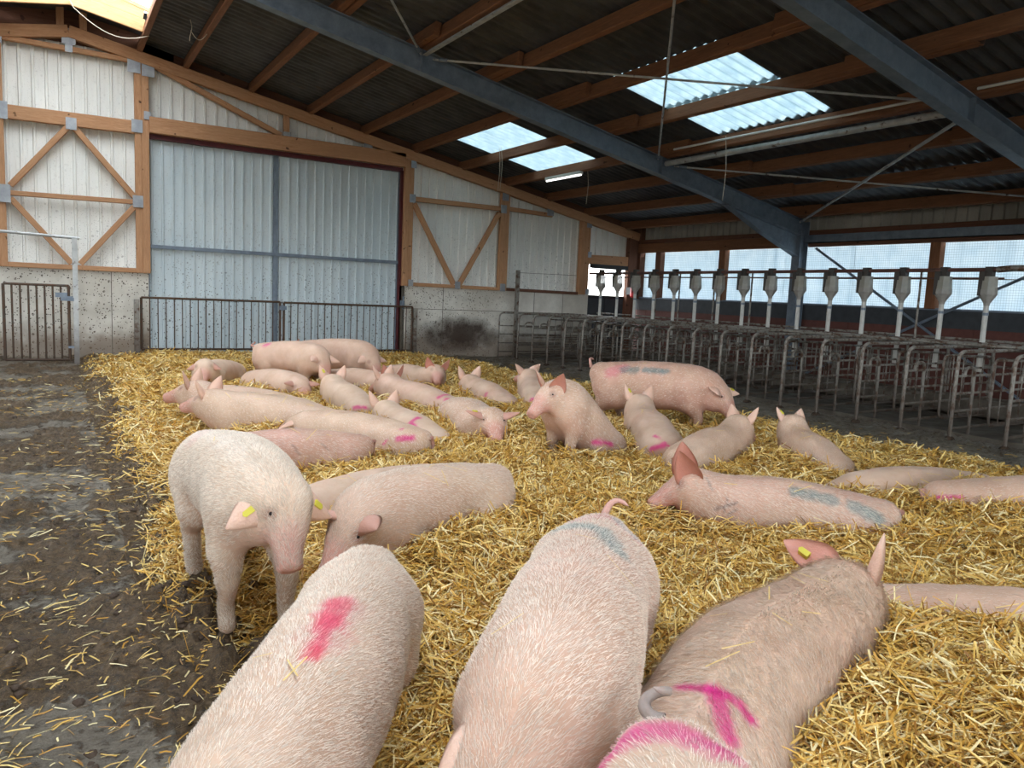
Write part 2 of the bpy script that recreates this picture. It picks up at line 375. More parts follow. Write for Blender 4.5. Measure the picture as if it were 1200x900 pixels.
def pig_field(P,sp,fr,legs):
    C,T,S,U,a,b=fr['C'],fr['T'],fr['S'],fr['U'],fr['a'],fr['b']
    P=P.astype(np.float32); best=np.full(len(P),9.,np.float32)
    for i in range(len(C)-1):
        d=C[i+1]-C[i]; q0=P-C[i].astype(np.float32)
        t=np.clip((q0@d.astype(np.float32))/(d@d),0,1); q=q0-t[:,None]*d.astype(np.float32)
        s=S[i]+0;u_=U[i];tt=T[i]
        aa=a[i]+(a[i+1]-a[i])*t; bb=b[i]+(b[i+1]-b[i])*t
        u=np.abs(q@s.astype(np.float32))/aa; v=np.abs(q@u_.astype(np.float32))/bb; w=np.abs(q@tt.astype(np.float32))/(np.minimum(aa,bb)*(1. if i else 1.0))
        e=(u**2.25+v**2.25+w**2.25)**(1/2.25)+1e-5
        dd=np.sqrt((q*q).sum(1))*(1-1/e)
        best=np.minimum(best,dd)
    k=fr['k']
    for ch in legs:
        dl=None
        for (p,r),(p2,r2) in zip(ch[:-1],ch[1:]):
            c=cone(P,np.asarray(p,np.float32),np.asarray(p2,np.float32),r,r2)
            dl=c if dl is None else smin(dl,c,.015)
        best=smin(best,dl,.05*k)
    # hams and shoulders swell the flanks
    i=int(np.argmin(abs(fr['us']-.30))); 
    for sd in(1,-1):
        best=smin(best,ellip(P,(C[i]+S[i]*sd*.095*k-U[i]*.05*k).astype(np.float32),[T[i],S[i],U[i]],(.20*k,.125*k,.20*k)),.06*k)
    i=int(np.argmin(abs(fr['us']-1.9)))
    for sd in(1,-1):
        best=smin(best,ellip(P,(C[i]+S[i]*sd*.085*k-U[i]*.04*k).astype(np.float32),[T[i],S[i],U[i]],(.15*k,.115*k,.18*k)),.06*k)
    # jowls, cheeks, snout disc, shoulder crease
    ih=int(np.argmin(abs(fr['us']-3.0))); ie=len(C)-1
    h=C[ih];f=unit(C[ie]-C[ih]);s=S[ih];u=np.cross(s,f)
    for sd in(1,-1):
        best=smin(best,ellip(P,(h+f*.03*k+s*sd*.06*k-u*.05*k).astype(np.float32),[f,s,u],(.11*k,.06*k,.075*k)),.04*k)
    tip=C[ie]+f*.035*k
    best=smin(best,ellip(P,tip.astype(np.float32),[f,s,u],(.020*k,.056*k,.050*k)),.012*k)
    for sd in(1,-1):   # nostrils
        n=cone(P,(tip+f*.035*k+s*sd*.02*k).astype(np.float32),(tip+s*sd*.02*k-f*.01*k).astype(np.float32),.010*k,.010*k)
        best=np.maximum(best,-n)
    for sd in(1,-1):   # eye sockets
        ep=eye_pos(fr,sd); 
        best=np.maximum(best,-(np.sqrt(((P-ep)**2).sum(1))-.012*k))
    return best
def head_axes(fr):
    C=fr['C'];ih=int(np.argmin(abs(fr['us']-3.0)));ie=len(C)-1
    f=unit(C[ie]-C[ih]);s=fr['S'][ih]; s=unit(s-f*(s@f)); u=np.cross(s,f); return C[ih],f,s,u
def eye_pos(fr,sd):
    h,f,s,u=head_axes(fr);k=fr['k']; i=int(np.argmin(abs(fr['us']-3.43)))
    return fr['C'][i]+s*sd*fr['a'][i]*.80+u*fr['b'][i]*.62
def surface_nets(V,o,h):
    nx,ny,nz=V.shape; ins=V<0
    c=np.zeros((nx-1,ny-1,nz-1),np.int8)
    for i in(0,1):
        for j in(0,1):
            for k in(0,1): c+=ins[i:nx-1+i,j:ny-1+j,k:nz-1+k]
    act=(c>0)&(c<8); ids=np.full(act.shape,-1,np.int64); I=np.argwhere(act); ids[act]=np.arange(len(I))
    acc=np.zeros((len(I),3));cnt=np.zeros(len(I))
    cor=[(i,j,k) for i in(0,1) for j in(0,1) for k in(0,1)]
    for a in cor:
        for ax in range(3):
            if a[ax]: continue
            b=list(a);b[ax]=1
            va=V[I[:,0]+a[0],I[:,1]+a[1],I[:,2]+a[2]];vb=V[I[:,0]+b[0],I[:,1]+b[1],I[:,2]+b[2]]
            m=(va<0)!=(vb<0); t=np.where(m,va/(va-vb+1e-12),0)
            p=np.tile(np.array(a,float),(len(I),1)); p[:,ax]+=t
            acc[m]+=p[m];cnt[m]+=1
    verts=(I+acc/cnt[:,None])*h+o
    F=[]
    def quads(m,ax):
        E=np.argwhere(m); 
        if not len(E): return
        o1=np.zeros(3,int);o2=np.zeros(3,int);o1[(ax+1)%3]=1;o2[(ax+2)%3]=1
        E=E[(E[:,(ax+1)%3]>0)&(E[:,(ax+2)%3]>0)&(E[:,(ax+1)%3]<V.shape[(ax+1)%3]-1)&(E[:,(ax+2)%3]<V.shape[(ax+2)%3]-1)]
        g=lambda q:ids[q[:,0],q[:,1],q[:,2]]
        q=np.stack([g(E-o1-o2),g(E-o2),g(E),g(E-o1)],1)
        fl=ins[E[:,0],E[:,1],E[:,2]]; q[~fl]=q[~fl][:,::-1]
        F.append(q)
    quads(ins[:-1]!=ins[1:],0);quads(ins[:,:-1]!=ins[:,1:],1);quads(ins[:,:,:-1]!=ins[:,:,1:],2)
    F=np.vstack(F); F=F[(F>=0).all(1)]
    return verts,F
def smooth(v,F,n,f=.5):
    e=np.vstack([F[:,[0,1]],F[:,[1,2]],F[:,[2,3]],F[:,[3,0]]]); e=np.vstack([e,e[:,::-1]])
    cnt=np.bincount(e[:,0],minlength=len(v))[:,None]
    for _ in range(n):
        s=np.stack([np.bincount(e[:,0],v[e[:,1],j],minlength=len(v)) for j in range(3)],1)/np.maximum(cnt,1)
        v=v+(s-v)*f
    return v
def normals(v,F):
    n=np.cross(v[F[:,2]]-v[F[:,0]],v[F[:,3]]-v[F[:,1]]); out=np.zeros_like(v)
    for j in range(4): 
        for c in range(3): out[:,c]+=np.bincount(F[:,j],n[:,c],minlength=len(v))
    return out/(np.linalg.norm(out,axis=1)[:,None]+1e-9)
def ear_mesh(root,d,face,L,W,curl=.35):
    """leaf shaped ear; d tip direction, face = direction the hollow looks"""
    d=unit(d);face=unit(face-d*(np.dot(face,d)));s=np.cross(d,face); n,m=10,8; V=[];th=.006
    for side in(0,1):
        for i in range(n+1):
            t=i/n; w=W*.5*(np.sin(np.pi*min(1,.16+.84*t)**.78)**.8 if t<1 else 0)*(1.0-.25*t)+.004
            for j in range(m+1):
                q=j/m*2-1
                p=root+d*(t*L)+s*(q*w)+face*(curl*w*(q*q)*1.5-.02*t+curl*.12*L*t*t)-face*(th*side*(1-abs(q)**4)*(1-t**4))
                V.append(p)
    F=[];N=(n+1)*(m+1)
    for i in range(n):
        for j in range(m):
            a=i*(m+1)+j; q=[a,a+1,a+m+2,a+m+1]; F.append(q[::-1]);F.append([x+N for x in q])
    for i in range(n):
        for j in(0,m):
            a=i*(m+1)+j; q=[a,a+m+1,a+m+1+N,a+N]; F.append(q if j else q[::-1])
    return np.array(V),np.array(F)
def tube_mesh(pts,rs,n=8):
    pts=np.array(pts,float);T=np.gradient(pts,axis=0);T/=np.linalg.norm(T,axis=1)[:,None]
    u=unit(np.cross(T[0],[.3,.2,.9]));V=[]
    for i in range(len(pts)):
        u=unit(u-T[i]*(u@T[i]));w=np.cross(T[i],u)
        for j in range(n): V.append(pts[i]+rs[i]*(u*np.cos(2*np.pi*j/n)+w*np.sin(2*np.pi*j/n)))
    F=[]
    for i in range(len(pts)-1):
        for j in range(n): F.append([i*n+j,i*n+(j+1)%n,(i+1)*n+(j+1)%n,(i+1)*n+j])
    return np.array(V),np.array(F)
def build_pig(sp,h):
    fr=pig_frame(sp); legs=pig_legs(sp,fr)
    allp=[fr['C']+np.array([0,0,0])]+[np.array([p for p,r in c]) for c in legs]
    A=np.vstack(allp); lo=A.min(0)-.26*fr['k'];hi=A.max(0)+.26*fr['k']; lo[2]=max(lo[2],sp['ground']-.04)
    n=np.ceil((hi-lo)/h).astype(int)+1
    g=np.stack(np.meshgrid(*[lo[i]+h*np.arange(n[i]) for i in range(3)],indexing='ij'),-1).reshape(-1,3)
    # coarse cull: only evaluate near the spine/legs
    H4=4; gi=[np.arange(0,n[i]+H4,H4) for i in range(3)]
    cg=np.stack(np.meshgrid(*[lo[i]+h*gi[i] for i in range(3)],indexing='ij'),-1).reshape(-1,3)
    cv=pig_field(cg,sp,fr,legs).reshape([len(x) for x in gi])
    near=np.abs(cv)<h*H4*2.2
    nb=near[:-1,:-1,:-1].copy()
    for i in(0,1):
        for j in(0,1):
            for k in(0,1): nb|=near[i:near.shape[0]-1+i,j:near.shape[1]-1+j,k:near.shape[2]-1+k]
    ix=np.stack(np.meshgrid(*[np.arange(n[i])//H4 for i in range(3)],indexing='ij'),-1).reshape(-1,3)
    mask=nb[ix[:,0],ix[:,1],ix[:,2]]; V=np.where(cv[ix[:,0],ix[:,1],ix[:,2]]<0,-1.,1.)
    V[mask]=pig_field(g[mask],sp,fr,legs); V=V.reshape(n)
    V[0]=V[-1]=1;V[:,0]=V[:,-1]=1;V[:,:,0]=V[:,:,-1]=1
    v,F=surface_nets(V,lo,h); v=smooth(v,F,3)
    kind=np.zeros(len(v)); vs=[v];Fs=[F];ks=[kind];off=len(v)
    hp,f,s,u=head_axes(fr);k=fr['k']; ears=[]
    for sd,e in zip((1,-1),sp.get('ears',((.15,.55,.8),(.15,.55,.8)))):
        r=hp+f*.0*k+s*sd*.070*k+u*.095*k
        d=f*e[0]+s*sd*e[1]+u*e[2]; es=sp.get('earsize',1.)
        face=f*.9+s*sd*.45-u*.15 if e[2]>.3 else (-u*.8+s*sd*.3+f*.2)
        if len(e)>3: face=np.array(e[3:6],float)
        ev,eF=ear_mesh(r-unit(d)*.02,d,face,.195*k*es,.150*k*es)
        vs.append(ev);Fs.append(eF+off);ks.append(np.concatenate([np.full(len(ev)//2,2.),np.full(len(ev)//2,1.)]));off+=len(ev)
        d=unit(d); face=unit(face); face=unit(face-d*(face@d)); ears.append((r,d,face))
    # tail
    t0=fr['top'][0]-fr['U'][0]*.05*k-fr['T'][0]*.07*k; T0=-fr['T'][0];U0=fr['U'][0];S0=fr['S'][0]
    tl=sp.get('tail','curl'); N=18; q=np.linspace(0,1,N)[:,None]
    t0=t0+T0*.045*k
    if tl=='curl': pts=t0+T0*(.03*np.sin(q*3)+.0)*k+U0*(.075*q)*k+(S0*np.sin(q*7)*.026+T0*(1-np.cos(q*7))*.022)*k
    elif tl=='up': pts=t0+T0*(.0+.03*np.sin(q*2.4))*k+U0*(.085*np.sin(q*2.2))*k+S0*(-.095*q**1.7)*k
    else: pts=t0+T0*(.0+.03*q)*k-U0*(.17*q)*k+S0*(.03*np.sin(q*4))*k
    rr=(.017-.010*q[:,0])*k; rr[-1]*=.08; rr[-2]*=.8; rr[0]*=1.5; rr[1]*=1.2
    tv,tF=tube_mesh(pts,rr)
    vs.append(tv);Fs.append(tF+off);ks.append(np.full(len(tv),3.));
    v=np.vstack(vs);F=np.vstack(Fs);kind=np.concatenate(ks)
    nn=normals(v,F); w=(kind<1)*1.; q=v-v.mean(0)
    # soft muscle and fat relief
    g=np.sin(q[:,0]*17+3*np.sin(q[:,1]*9))*np.sin(q[:,1]*15+2*np.sin(q[:,2]*13+1))*.5+np.sin(q[:,0]*34+q[:,2]*21)*np.sin(q[:,1]*31-q[:,2]*27)*.28
    v=v+nn*(g*.0055*w)[:,None]
    return v,F,kind,fr,ears
# ---------------------------------------------------------------- the setting
YW = 16.46; RX = .33; SL = .192; XR = 14.0; XL = 2*RX-14.0; YN = -12.0
def rt(x): return 6.04+SL*RX - SL*abs(x-RX) - SL*RX     # top of the rafters
def rtop(x): return 6.04 - SL*abs(x-RX) - SL*RX + SL*RX - (SL*RX if x < RX else 0) if False else 6.04 - SL*RX - SL*(abs(x-RX))
def timber(name, A, B, w, h, mat, parent, upv=(0, 0, 1), label=None):
    """a beam whose own x axis runs along the grain"""
    A = Vector(A); B = Vector(B); d = (B-A); L = d.length; d.normalize(); s = Vector(upv).cross(d).normalized(); u = d.cross(s)
    m = MB().box(0, L, -w/2, w/2, -h/2, h/2); c = .008
    me = bpy.data.meshes.new(name); me.from_pydata(m.v, [], m.f); me.materials.append(mat)
    o = bpy.data.objects.new(name, me); C.objects.link(o); o.parent = parent
    R = Matrix((d, s, u)).transposed().to_4x4(); R.translation = A - (Vector(parent.location) if parent else Vector()); o.matrix_local = R
    b = o.modifiers.new('edge', 'BEVEL'); b.width = c; b.segments = 1
    if label: o['label'] = label
    return o
# floor: slab on the left, mud gutter, pen, muddy aisle on the right, stalls behind
xs = np.concatenate([np.linspace(-13.6, -2.6, 12), np.arange(-2.4, 1.0, .02), np.arange(1.0, 7.4, .25), np.arange(7.4, 14.05, .06)])
ys = np.concatenate([np.linspace(-12, -.4, 14), .0 + 17.0*(np.linspace(0, 1, 420)**1.8)])
GX, GY = np.meshgrid(xs, ys, indexing='ij')
def floor_h(x, y):
    n = fbm(x*2.1, y*2.1, 3); cl = fbm(x*11, y*11, 9, 3); m = sstep(.40, .60, n*.9+.18*fbm(x*.7, y*.7, 4))
    g = sstep(.33, .36, x)*(1-sstep(.75, 1.3, x)); cl = .6*cl+.4*np.maximum(0, 1.6*fbm(x*24, y*24, 77, 2)-.2)
    z = .02*m + .085*(.25+.75*m)*np.maximum(cl-.36, 0)*1.9 - .045*sstep(.32, .345, x) + g*(.15*cl*sstep(.35, .6, x))
    rgt = sstep(6.5, 8.2, x); z = z + rgt*(.035*fbm(x*3, y*3, 21))
    return z, np.clip(.20+.75*m*(x < .34) + g*1.0 + (x >= .34)*.55 - sstep(7.9, 8.6, x)*(.35+.5*(fbm(x*.9, y*.9, 12, 3)-.4)), 0, 1)
Z, MUD = floor_h(GX, GY)
nx, ny = GX.shape; idx = np.arange(nx*ny).reshape(nx, ny)
F = np.stack([idx[:-1, :-1], idx[1:, :-1], idx[1:, 1:], idx[:-1, 1:]], -1).reshape(-1, 4)
fl = put('floor', np.stack([GX, GY, Z], -1).reshape(-1, 3), F, M_FLOOR, smooth=True, kind='structure', label='wet concrete floor caked with brown manure and mud')
float_attr(fl.data, MUD.ravel(), 'mud')
MB().box(-60, 60, -60, 80, -.5, -.12).out('ground_outside', M_OUT, kind='structure')

def trapezoid(x0, x1, y, zb, zt, pitch=.207, depth=.036, axis='x', face=-1, th=.004):
    """vertical trapezoid sheet between x0 and x1; zb, zt are functions of x"""
    prof = []; x = math.floor(x0/pitch)*pitch
    while x < x1+pitch:
        for dx, d in ((0, 0), (.150, 0), (.162, 1), (.195, 1), (.207, 0)): prof.append((x+dx*pitch/.207, d*depth))
        x += pitch
    pts = [p for p in prof if x0 < p[0] < x1]; f0 = np.interp([x0, x1], [p[0] for p in prof], [p[1] for p in prof])
    pts = [(x0, f0[0])]+pts+[(x1, f0[1])]; V = []; F = []
    for t in (0, th):
        for a, d in pts:
            for z in (zb(a), zt(a)): V.append((a, y+face*(d+t), z) if axis == 'x' else (y+face*(d+t), a, z))
    n = len(pts)
    for i in range(n-1):
        for k in (0, 1):
            b = k*2*n; q = [b+2*i, b+2*i+2, b+2*i+3, b+2*i+1]; F.append(q if k else q[::-1])
        for j in (0, 1): F.append([2*i+j, 2*i+2+j, 2*n+2*i+2+j, 2*n+2*i+j])
    for i in (0, n-1): F.append([2*i, 2*i+1, 2*n+2*i+1, 2*n+2*i])
    return np.array(V), np.array(F)
wall = MB().box(-13.6, 1.60, YW, YW+.2, -.1, 1.645).box(6.98, 12.32, YW, YW+.2, -.1, 1.645)\
    .out('wall_far', M_CONC, base=(0, YW, 0), kind='structure', label='speckled concrete gable wall below white sheeting and pine framing')
def ZR(x): return rtop(x) + .03
spans = [(-13.6, 1.64, 1.645), (1.64, 6.98, 4.24), (6.98, 12.30, 1.645), (12.30, 14.1, 2.48)]
for x0, x1, zb in spans:
    n = max(1, round((x1-x0)/1.035))
    for i in range(n):
        a = x0+(x1-x0)*i/n; b = x0+(x1-x0)*(i+1)/n
        v, f = trapezoid(a, b, YW+.16, lambda x: zb, lambda x: ZR(x)); put('cladding_sheet', v, f, M_CLAD, wall)
yT = YW-.03
def gt(name, p, q, w=.12, d=.10, mat=M_WOOD, y=yT, **k):   # a timber in the gable plane, w is its visible face
    P = (p[0], y, p[1]); Q = (q[0], y, q[1]); dx = Vector((Q[0]-P[0], 0, Q[2]-P[2])).normalized(); u = Vector((-dx.z, 0, dx.x))
    return timber(name, P, Q, d, w, mat, wall, upv=u, **k)
gt('post', (-.80, 1.645), (-.80, 5.72), .22); gt('post', (1.44, 1.645), (1.44, 5.62), .12); gt('post', (1.565, 1.645), (1.565, 5.6), .13, .12)
gt('post', (6.965, 1.645), (6.965, 4.62), .13, .12); gt('post', (7.08, 1.645), (7.08, 4.5), .10, .10)
gt('post', (9.585, 1.645), (9.585, 4.12), .25); gt('post', (12.08, 1.645), (12.08, 3.62), .30, .14); gt('post', (13.72, 0), (13.72, 3.4), .30, .16, M_DARKWOOD)
gt('rafter', (RX, rtop(RX)-.09), (13.9, rtop(13.9)-.09), .21, .14, y=yT-.03); gt('rafter', (RX, rtop(RX)-.09), (XL, rtop(XL)-.09), .21, .14, y=yT-.03)
gt('rail', (-.69, 4.35), (1.38, 4.38), .24); gt('rail', (-.69, 2.95), (1.38, 2.99), .085); gt('sill_rail', (-.69, 1.69), (1.38, 1.69), .09)
gt('rail', (-6, 4.33), (-.91, 4.35), .24); gt('sill_rail', (-13, 1.69), (-.91, 1.69), .09)
gt('lintel', (1.63, 4.46), (6.90, 4.47), .30, .14, y=yT-.03)
gt('tie', (-.69, 5.60), (1.4, 5.59), .085); gt('tie', (1.66, 5.60), (4.12, 4.63), .10); gt('strut', (4.23, 4.62), (4.23, 5.12), .12)
gt('brace', (-.62, 3.08), (.30, 4.24), .10); gt('brace', (.38, 4.24), (1.37, 3.08), .10); gt('brace', (-.62, 2.86), (.30, 1.76), .10); gt('brace', (.44, 1.76), (1.36, 2.90), .10)
gt('rail', (7.13, 3.64), (9.46, 3.64), .11); gt('sill_rail', (7.13, 1.69), (9.46, 1.68), .085); gt('sill_rail', (9.71, 1.68), (11.93, 1.665), .075, mat=M_DARKWOOD)
gt('rail', (9.71, 3.66), (11.0, 3.62), .10); gt('brace', (7.16, 3.54), (8.25, 1.74), .11); gt('brace', (9.44, 3.54), (8.40, 1.74), .11)
gt('header', (12.23, 2.58), (13.58, 2.60), .25); gt('block', (.205, 5.96), (.205, 6.3), .12); gt('block', (.565, 5.96), (.565, 6.3), .12)
for x, z, s in ((-.74, 4.36, .24), (-.74, 2.93, .25), (.34, 4.28, .17), (1.42, 4.40, .19), (1.42, 3.0, .18), (1.38, 5.50, .22), (1.62, 5.47, .22), (-.78, 5.62, .22), (.33, 5.80, .22), (.33, 5.6, .12),
                (1.60, 4.62, .12), (4.23, 4.60, .16), (6.0, 4.72, .2), (7.10, 4.40, .13), (7.09, 3.64, .15), (7.10, 1.72, .12), (8.32, 1.72, .14), (9.58, 1.72, .15), (9.52, 3.63, .16), (9.56, 3.95, .18), (12.16, 3.5, .16), (12.22, 2.7, .12), (10.9, 3.72, .2), (12.2, 1.72, .12)):
    m = MB().box(x-s/2, x+s/2, YW-.115, YW-.108, z-s*.62, z+s*.62)
    for k in range(5): zz = z-s*.5+k*s*.25; m.box(x-s*.44, x+s*.44, YW-.118, YW-.114, zz-.006, zz+.006)
    m.out('nail_plate', M_PLATE, wall)
# thin cast joints on the concrete
for x in (.95, 8.0, 10.6, 11.5): MB().box(x-.006, x+.006, YW-.004, YW+.01, 0, 1.64).out('cast_joint', M_CONC2, wall)
MB().box(7.0, 11.9, YW-.004, YW+.01, 1.115, 1.127).out('cast_joint', M_CONC2, wall)
# big sliding door of two leaves
door = empty('door_1', (1.6, YW, 0), kind='structure', label='pale blue-grey ribbed sliding barn door with two leaves')
for x0, x1 in ((1.58, 4.06), (4.06, 6.86)):
    leaf = empty('door_leaf', (x0, YW, 0)); leaf.parent = door; leaf.location = (x0-1.6, 0, 0)
    n = max(1, round((x1-x0)/.95))
    class _P: pass
    for i in range(n):
        a = x0+(x1-x0)*i/n; b = x0+(x1-x0)*(i+1)/n
        v, f = trapezoid(a, b, YW+.14, lambda x: .06, lambda x: 4.26, .19, .030); o = put('door_sheet', v, f, M_DOOR, base=(x0, YW, 0)); o.parent = leaf; o.location = (0, 0, 0)
    for nm, m in (('stile', MB().box(x0, x0+.05, YW+.09, YW+.15, .05, 4.26)), ('stile', MB().box(x1-.05, x1, YW+.09, YW+.15, .05, 4.26)), ('rail', MB().box(x0, x1, YW+.05, YW+.10, 2.14, 2.21))):
        o = m.out(nm, M_STEEL, base=(x0, YW, 0)); o.parent = leaf; o.location = (0, 0, 0)
MB().box(1.63, 6.88, YW+.0, YW+.12, 4.22, 4.31).out('door_track', M_REDTRIM, base=door.location, parent=door)
MB().box(6.84, 6.92, YW+.0, YW+.12, .06, 4.25).out('door_jamb', M_REDTRIM, base=door.location, parent=door)
MB().box(6.87, 7.0, YW+.0, YW+.12, .0, 1.645).out('jamb_block', M_CONC2, base=door.location, parent=door)
m = MB().box(6.88, 6.98, YW-.07, YW-.02, 1.18, 1.3); m.tube([(6.93, YW-.1, 1.1), (6.93, YW-.1, 1.4)], .015); m.out('latch', M_STEEL, door, base=door.location)
# half door in the right corner
d2 = MB().box(12.32, 13.60, YW+.05, YW+.10, 0, 1.63).out('door_2', M_DARKBAND, base=(12.32, YW, 0), kind='structure', label='dark half door in the far right corner open above')
m = MB().box(12.32, 13.60, YW+.02, YW+.05, 1.56, 1.64); m.out('top_rail', M_BLACK, d2); MB().box(12.90, 12.93, YW+.03, YW+.05, .05, 1.56).out('door_seam_strip', M_BLACK, d2)

# right wall
wr = MB().box(XR, XR+.14, -12, YW+.2, -.1, 1.30).out('wall_right', M_BROWNWALL, kind='structure', base=(XR, 0, 0), label='low red-brown side wall under pale wind netting')
MB().box(XR-.03, XR+.14, -12, YW, 1.30, 1.62).out('sill_band', M_DARKBAND, wr); MB().box(XR-.06, XR+.16, -12, YW, 1.62, 1.655).out('sill_cap', M_STEEL, wr)
for y in np.arange(-11.5, 16.4, 1.25): MB().box(XR-.012, XR, y, y+1.235, .0, 1.29).out('wall_board', M_BROWNWALL, wr)
ys_post = [15.55, 13.27, 8.05, 2.7, -2.8, -8.3]
for y in ys_post: timber('post', (XR-.02, y, 1.64), (XR-.02, y, 2.9), .20, .16, M_DARKWOOD if y > 15 else M_PURLIN, wr, upv=(1, 0, 0))
for a, b in ((-12, -5.75), (-5.75, -.2), (-.2, 5.35), (5.35, 10.9), (10.9, 16.4)):
    timber('eave_beam', (XR-.04, a+.02, 2.98), (XR-.04, b-.02, 2.98), .14, .24, M_DARKWOOD if b < 11 else M_PURLIN, wr)
    if b < 11: MB().box(XR-.16, XR-.11, a, b, 2.93, 3.10).box(XR-.16, XR-.06, a, b, 2.93, 2.945).out('eave_channel', M_STEEL, wr)
    timber('wall_plate', (XR-.02, a+.02, 3.16), (XR-.02, b-.02, 3.16), .1, .10, M_DARKWOOD, wr)
for i in range(28):
    v, f = trapezoid(-12+i*1.016, -12+(i+1)*1.016, XR+.05, lambda x: 3.12, lambda x: rtop(14)+.26, axis='y', face=-1); put('eave_sheet', v, f, M_EAVE, wr)
edges = [YW-.03] + ys_post + [-12]
k = 0
for a, b in zip(edges[1:], edges[:-1]):
    k += 1
    spans_ = [(a, b)]
    for p, q in spans_:
        n = max(1, round((q-p)/1.6)); w_ = empty('window_%d' % k, (XR+.08, (p+q)/2, 1.65), kind='structure', label='side opening closed with pale blue-white wind netting, opening %d from the far corner' % k)
        for i in range(n):
            a2 = p+(q-p)*i/n; b2 = p+(q-p)*(i+1)/n; yy = np.linspace(a2, b2+.01, 9); V = []; F = []
            for t in (0, .006):
                for y in yy:
                    for z in (1.655, 2.87): V.append((XR+.09+.01*math.sin(y*5)+t, y, z))
            for j in range(8):
                F += [[2*j, 2*j+1, 2*j+3, 2*j+2], [18+2*j, 18+2*j+2, 18+2*j+3, 18+2*j+1]]
            put('net_panel', V, F, M_NET, w_, smooth=True)
        MB().box(XR+.05, XR+.07, p, q, 2.185, 2.20).out('net_wire', M_TUBE, w_)
# left wall, wall behind the camera
MB().box(XL-.14, XL, -12, YW+.2, -.1, 1.4).out('wall_left', M_CONC, kind='structure', base=(XL, 0, 0))
MB().box(XL-.14, XL, -12, YW+.2, 3.2, 3.6).out('wall_left_header', M_CLAD, kind='structure', base=(XL, 0, 0))
wn_ = MB().box(XL, XR, YN-.15, YN, -.1, 1.3).box(-6, 6, YN-.15, YN, 3.9, 6.0).box(XL, -12.5, YN-.15, YN, 1.3, 3.6).box(12.8, XR, YN-.15, YN, 1.3, 3.6)  # unseen end wall, its opening widened to bring daylight onto the gable
wn_.out('wall_near', M_CLAD, kind='structure')

# ---------------------------------------------------------------- roof
ceil = empty('ceiling', (0, 0, 0), kind='structure', label='dark corrugated fibre cement roof on timber purlins with bright skylights')
PX = [1.55, 2.35, 3.57, 4.78, 5.99, 7.20, 8.44, 9.66, 10.90, 12.20, 13.48]
RZ = .215
def wave_sheet(x0, x1, width, waves=6, amp=.026, seg=5, th=.007, lift=0.):
    """local: x across the slope, y along the barn; z follows the slope from x0"""
    n = waves*seg; V = []; F = []
    for t in (0, th):
        for i in range(n+1):
            y = width*i/n; w = amp*math.sin(2*math.pi*i/seg)
            for x in (0, x1-x0): V.append((x, y, -SL*x + w + t + (lift if x == 0 else -.012+lift)))
    N = 2*(n+1)
    for i in range(n):
        F.append([2*i, 2*i+2, 2*i+3, 2*i+1][::1]); F.append([N+2*i+1, N+2*i+3, N+2*i+2, N+2*i])
        for j in (0, 1): F.append([2*i+j, N+2*i+j, N+2*i+2+j, 2*i+2+j])
    me = bpy.data.meshes.new('roof_sheet'); me.from_pydata(V, [], F); me.polygons.foreach_set('use_smooth', [False]*len(F)); return me
rows = list(zip([1.50]+PX[1:], PX[1:]+[14.35]))
SW = 1.11; Y0 = 7.3-11*SW
for r, (x0, x1) in enumerate(rows):
    me = wave_sheet(x0, x1+.10, SW+.02); me.materials.append(M_ROOF); ms = wave_sheet(x0, x1+.10, SW+.02); ms.materials.append(M_SKYL)
    z0 = rtop(x0)+RZ+.03
    for k in range(20):
        y = Y0+k*SW; sky = r in (5, 6) and k in (6-5+5, 6-5+6, 11, 12, 16, 17, 1, 2)
        o = bpy.data.objects.new('skylight_panel' if sky else 'roof_sheet', ms if sky else me); C.objects.link(o); o.parent = ceil
        o.location = (x0, y, z0 + (.004 if k % 2 else 0))
        if sky and k < 20: o['label'] = 'translucent corrugated skylight panel'
# left slope, joined: never in view from here
V = []; F = []
for r, (x0, x1) in enumerate(rows):
    me = wave_sheet(x0, x1+.1, 29, 12, seg=2); b = len(V); z0 = rtop(x0)+RZ+.03
    V += [(2*RX-(x0+v.co.x), v.co.y-12.1, v.co.z+z0) for v in me.vertices]; F += [[i+b for i in p.vertices][::-1] for p in me.polygons]
lo_ = put('left_slope_sheets', V, F, M_ROOF, ceil, kind='stuff'); 
V = []; F = []
for r, (x0, x1) in enumerate(rows):
    me = wave_sheet(x0, x1+.1, Y0+12.1, 8, seg=4); b = len(V); z0 = rtop(x0)+RZ+.03
    V += [((x0+v.co.x), v.co.y-12.1, v.co.z+z0) for v in me.vertices]; F += [[i+b for i in p.vertices] for p in me.polygons]
put('near_slope_sheets', V, F, M_ROOF, ceil, kind='stuff')
frY = [YW, 10.9, 5.35, -.2, -5.75, -11.4]
for sgn in (1, -1):
    for i, x in enumerate(PX):
        for b in range(5):
            ya, yb = frY[b], frY[b+1]; off = (.055 if b % 2 else -.055); xx = x+off
            if sgn < 0: xx = 2*RX-xx
            zc = rtop(xx)+.10 - (.0)
            if sgn < 0 and b > 3: continue
            hi = ya+(.12 if b == 0 else .9+.12*math.sin(i*3.1)); lo = yb-(.9+.2*math.sin(i*1.7+b))
            timber('purlin', (xx, lo, zc), (xx, hi, zc), .095, .20, M_PURLIN, ceil, upv=(SL*sgn, 0, 1))
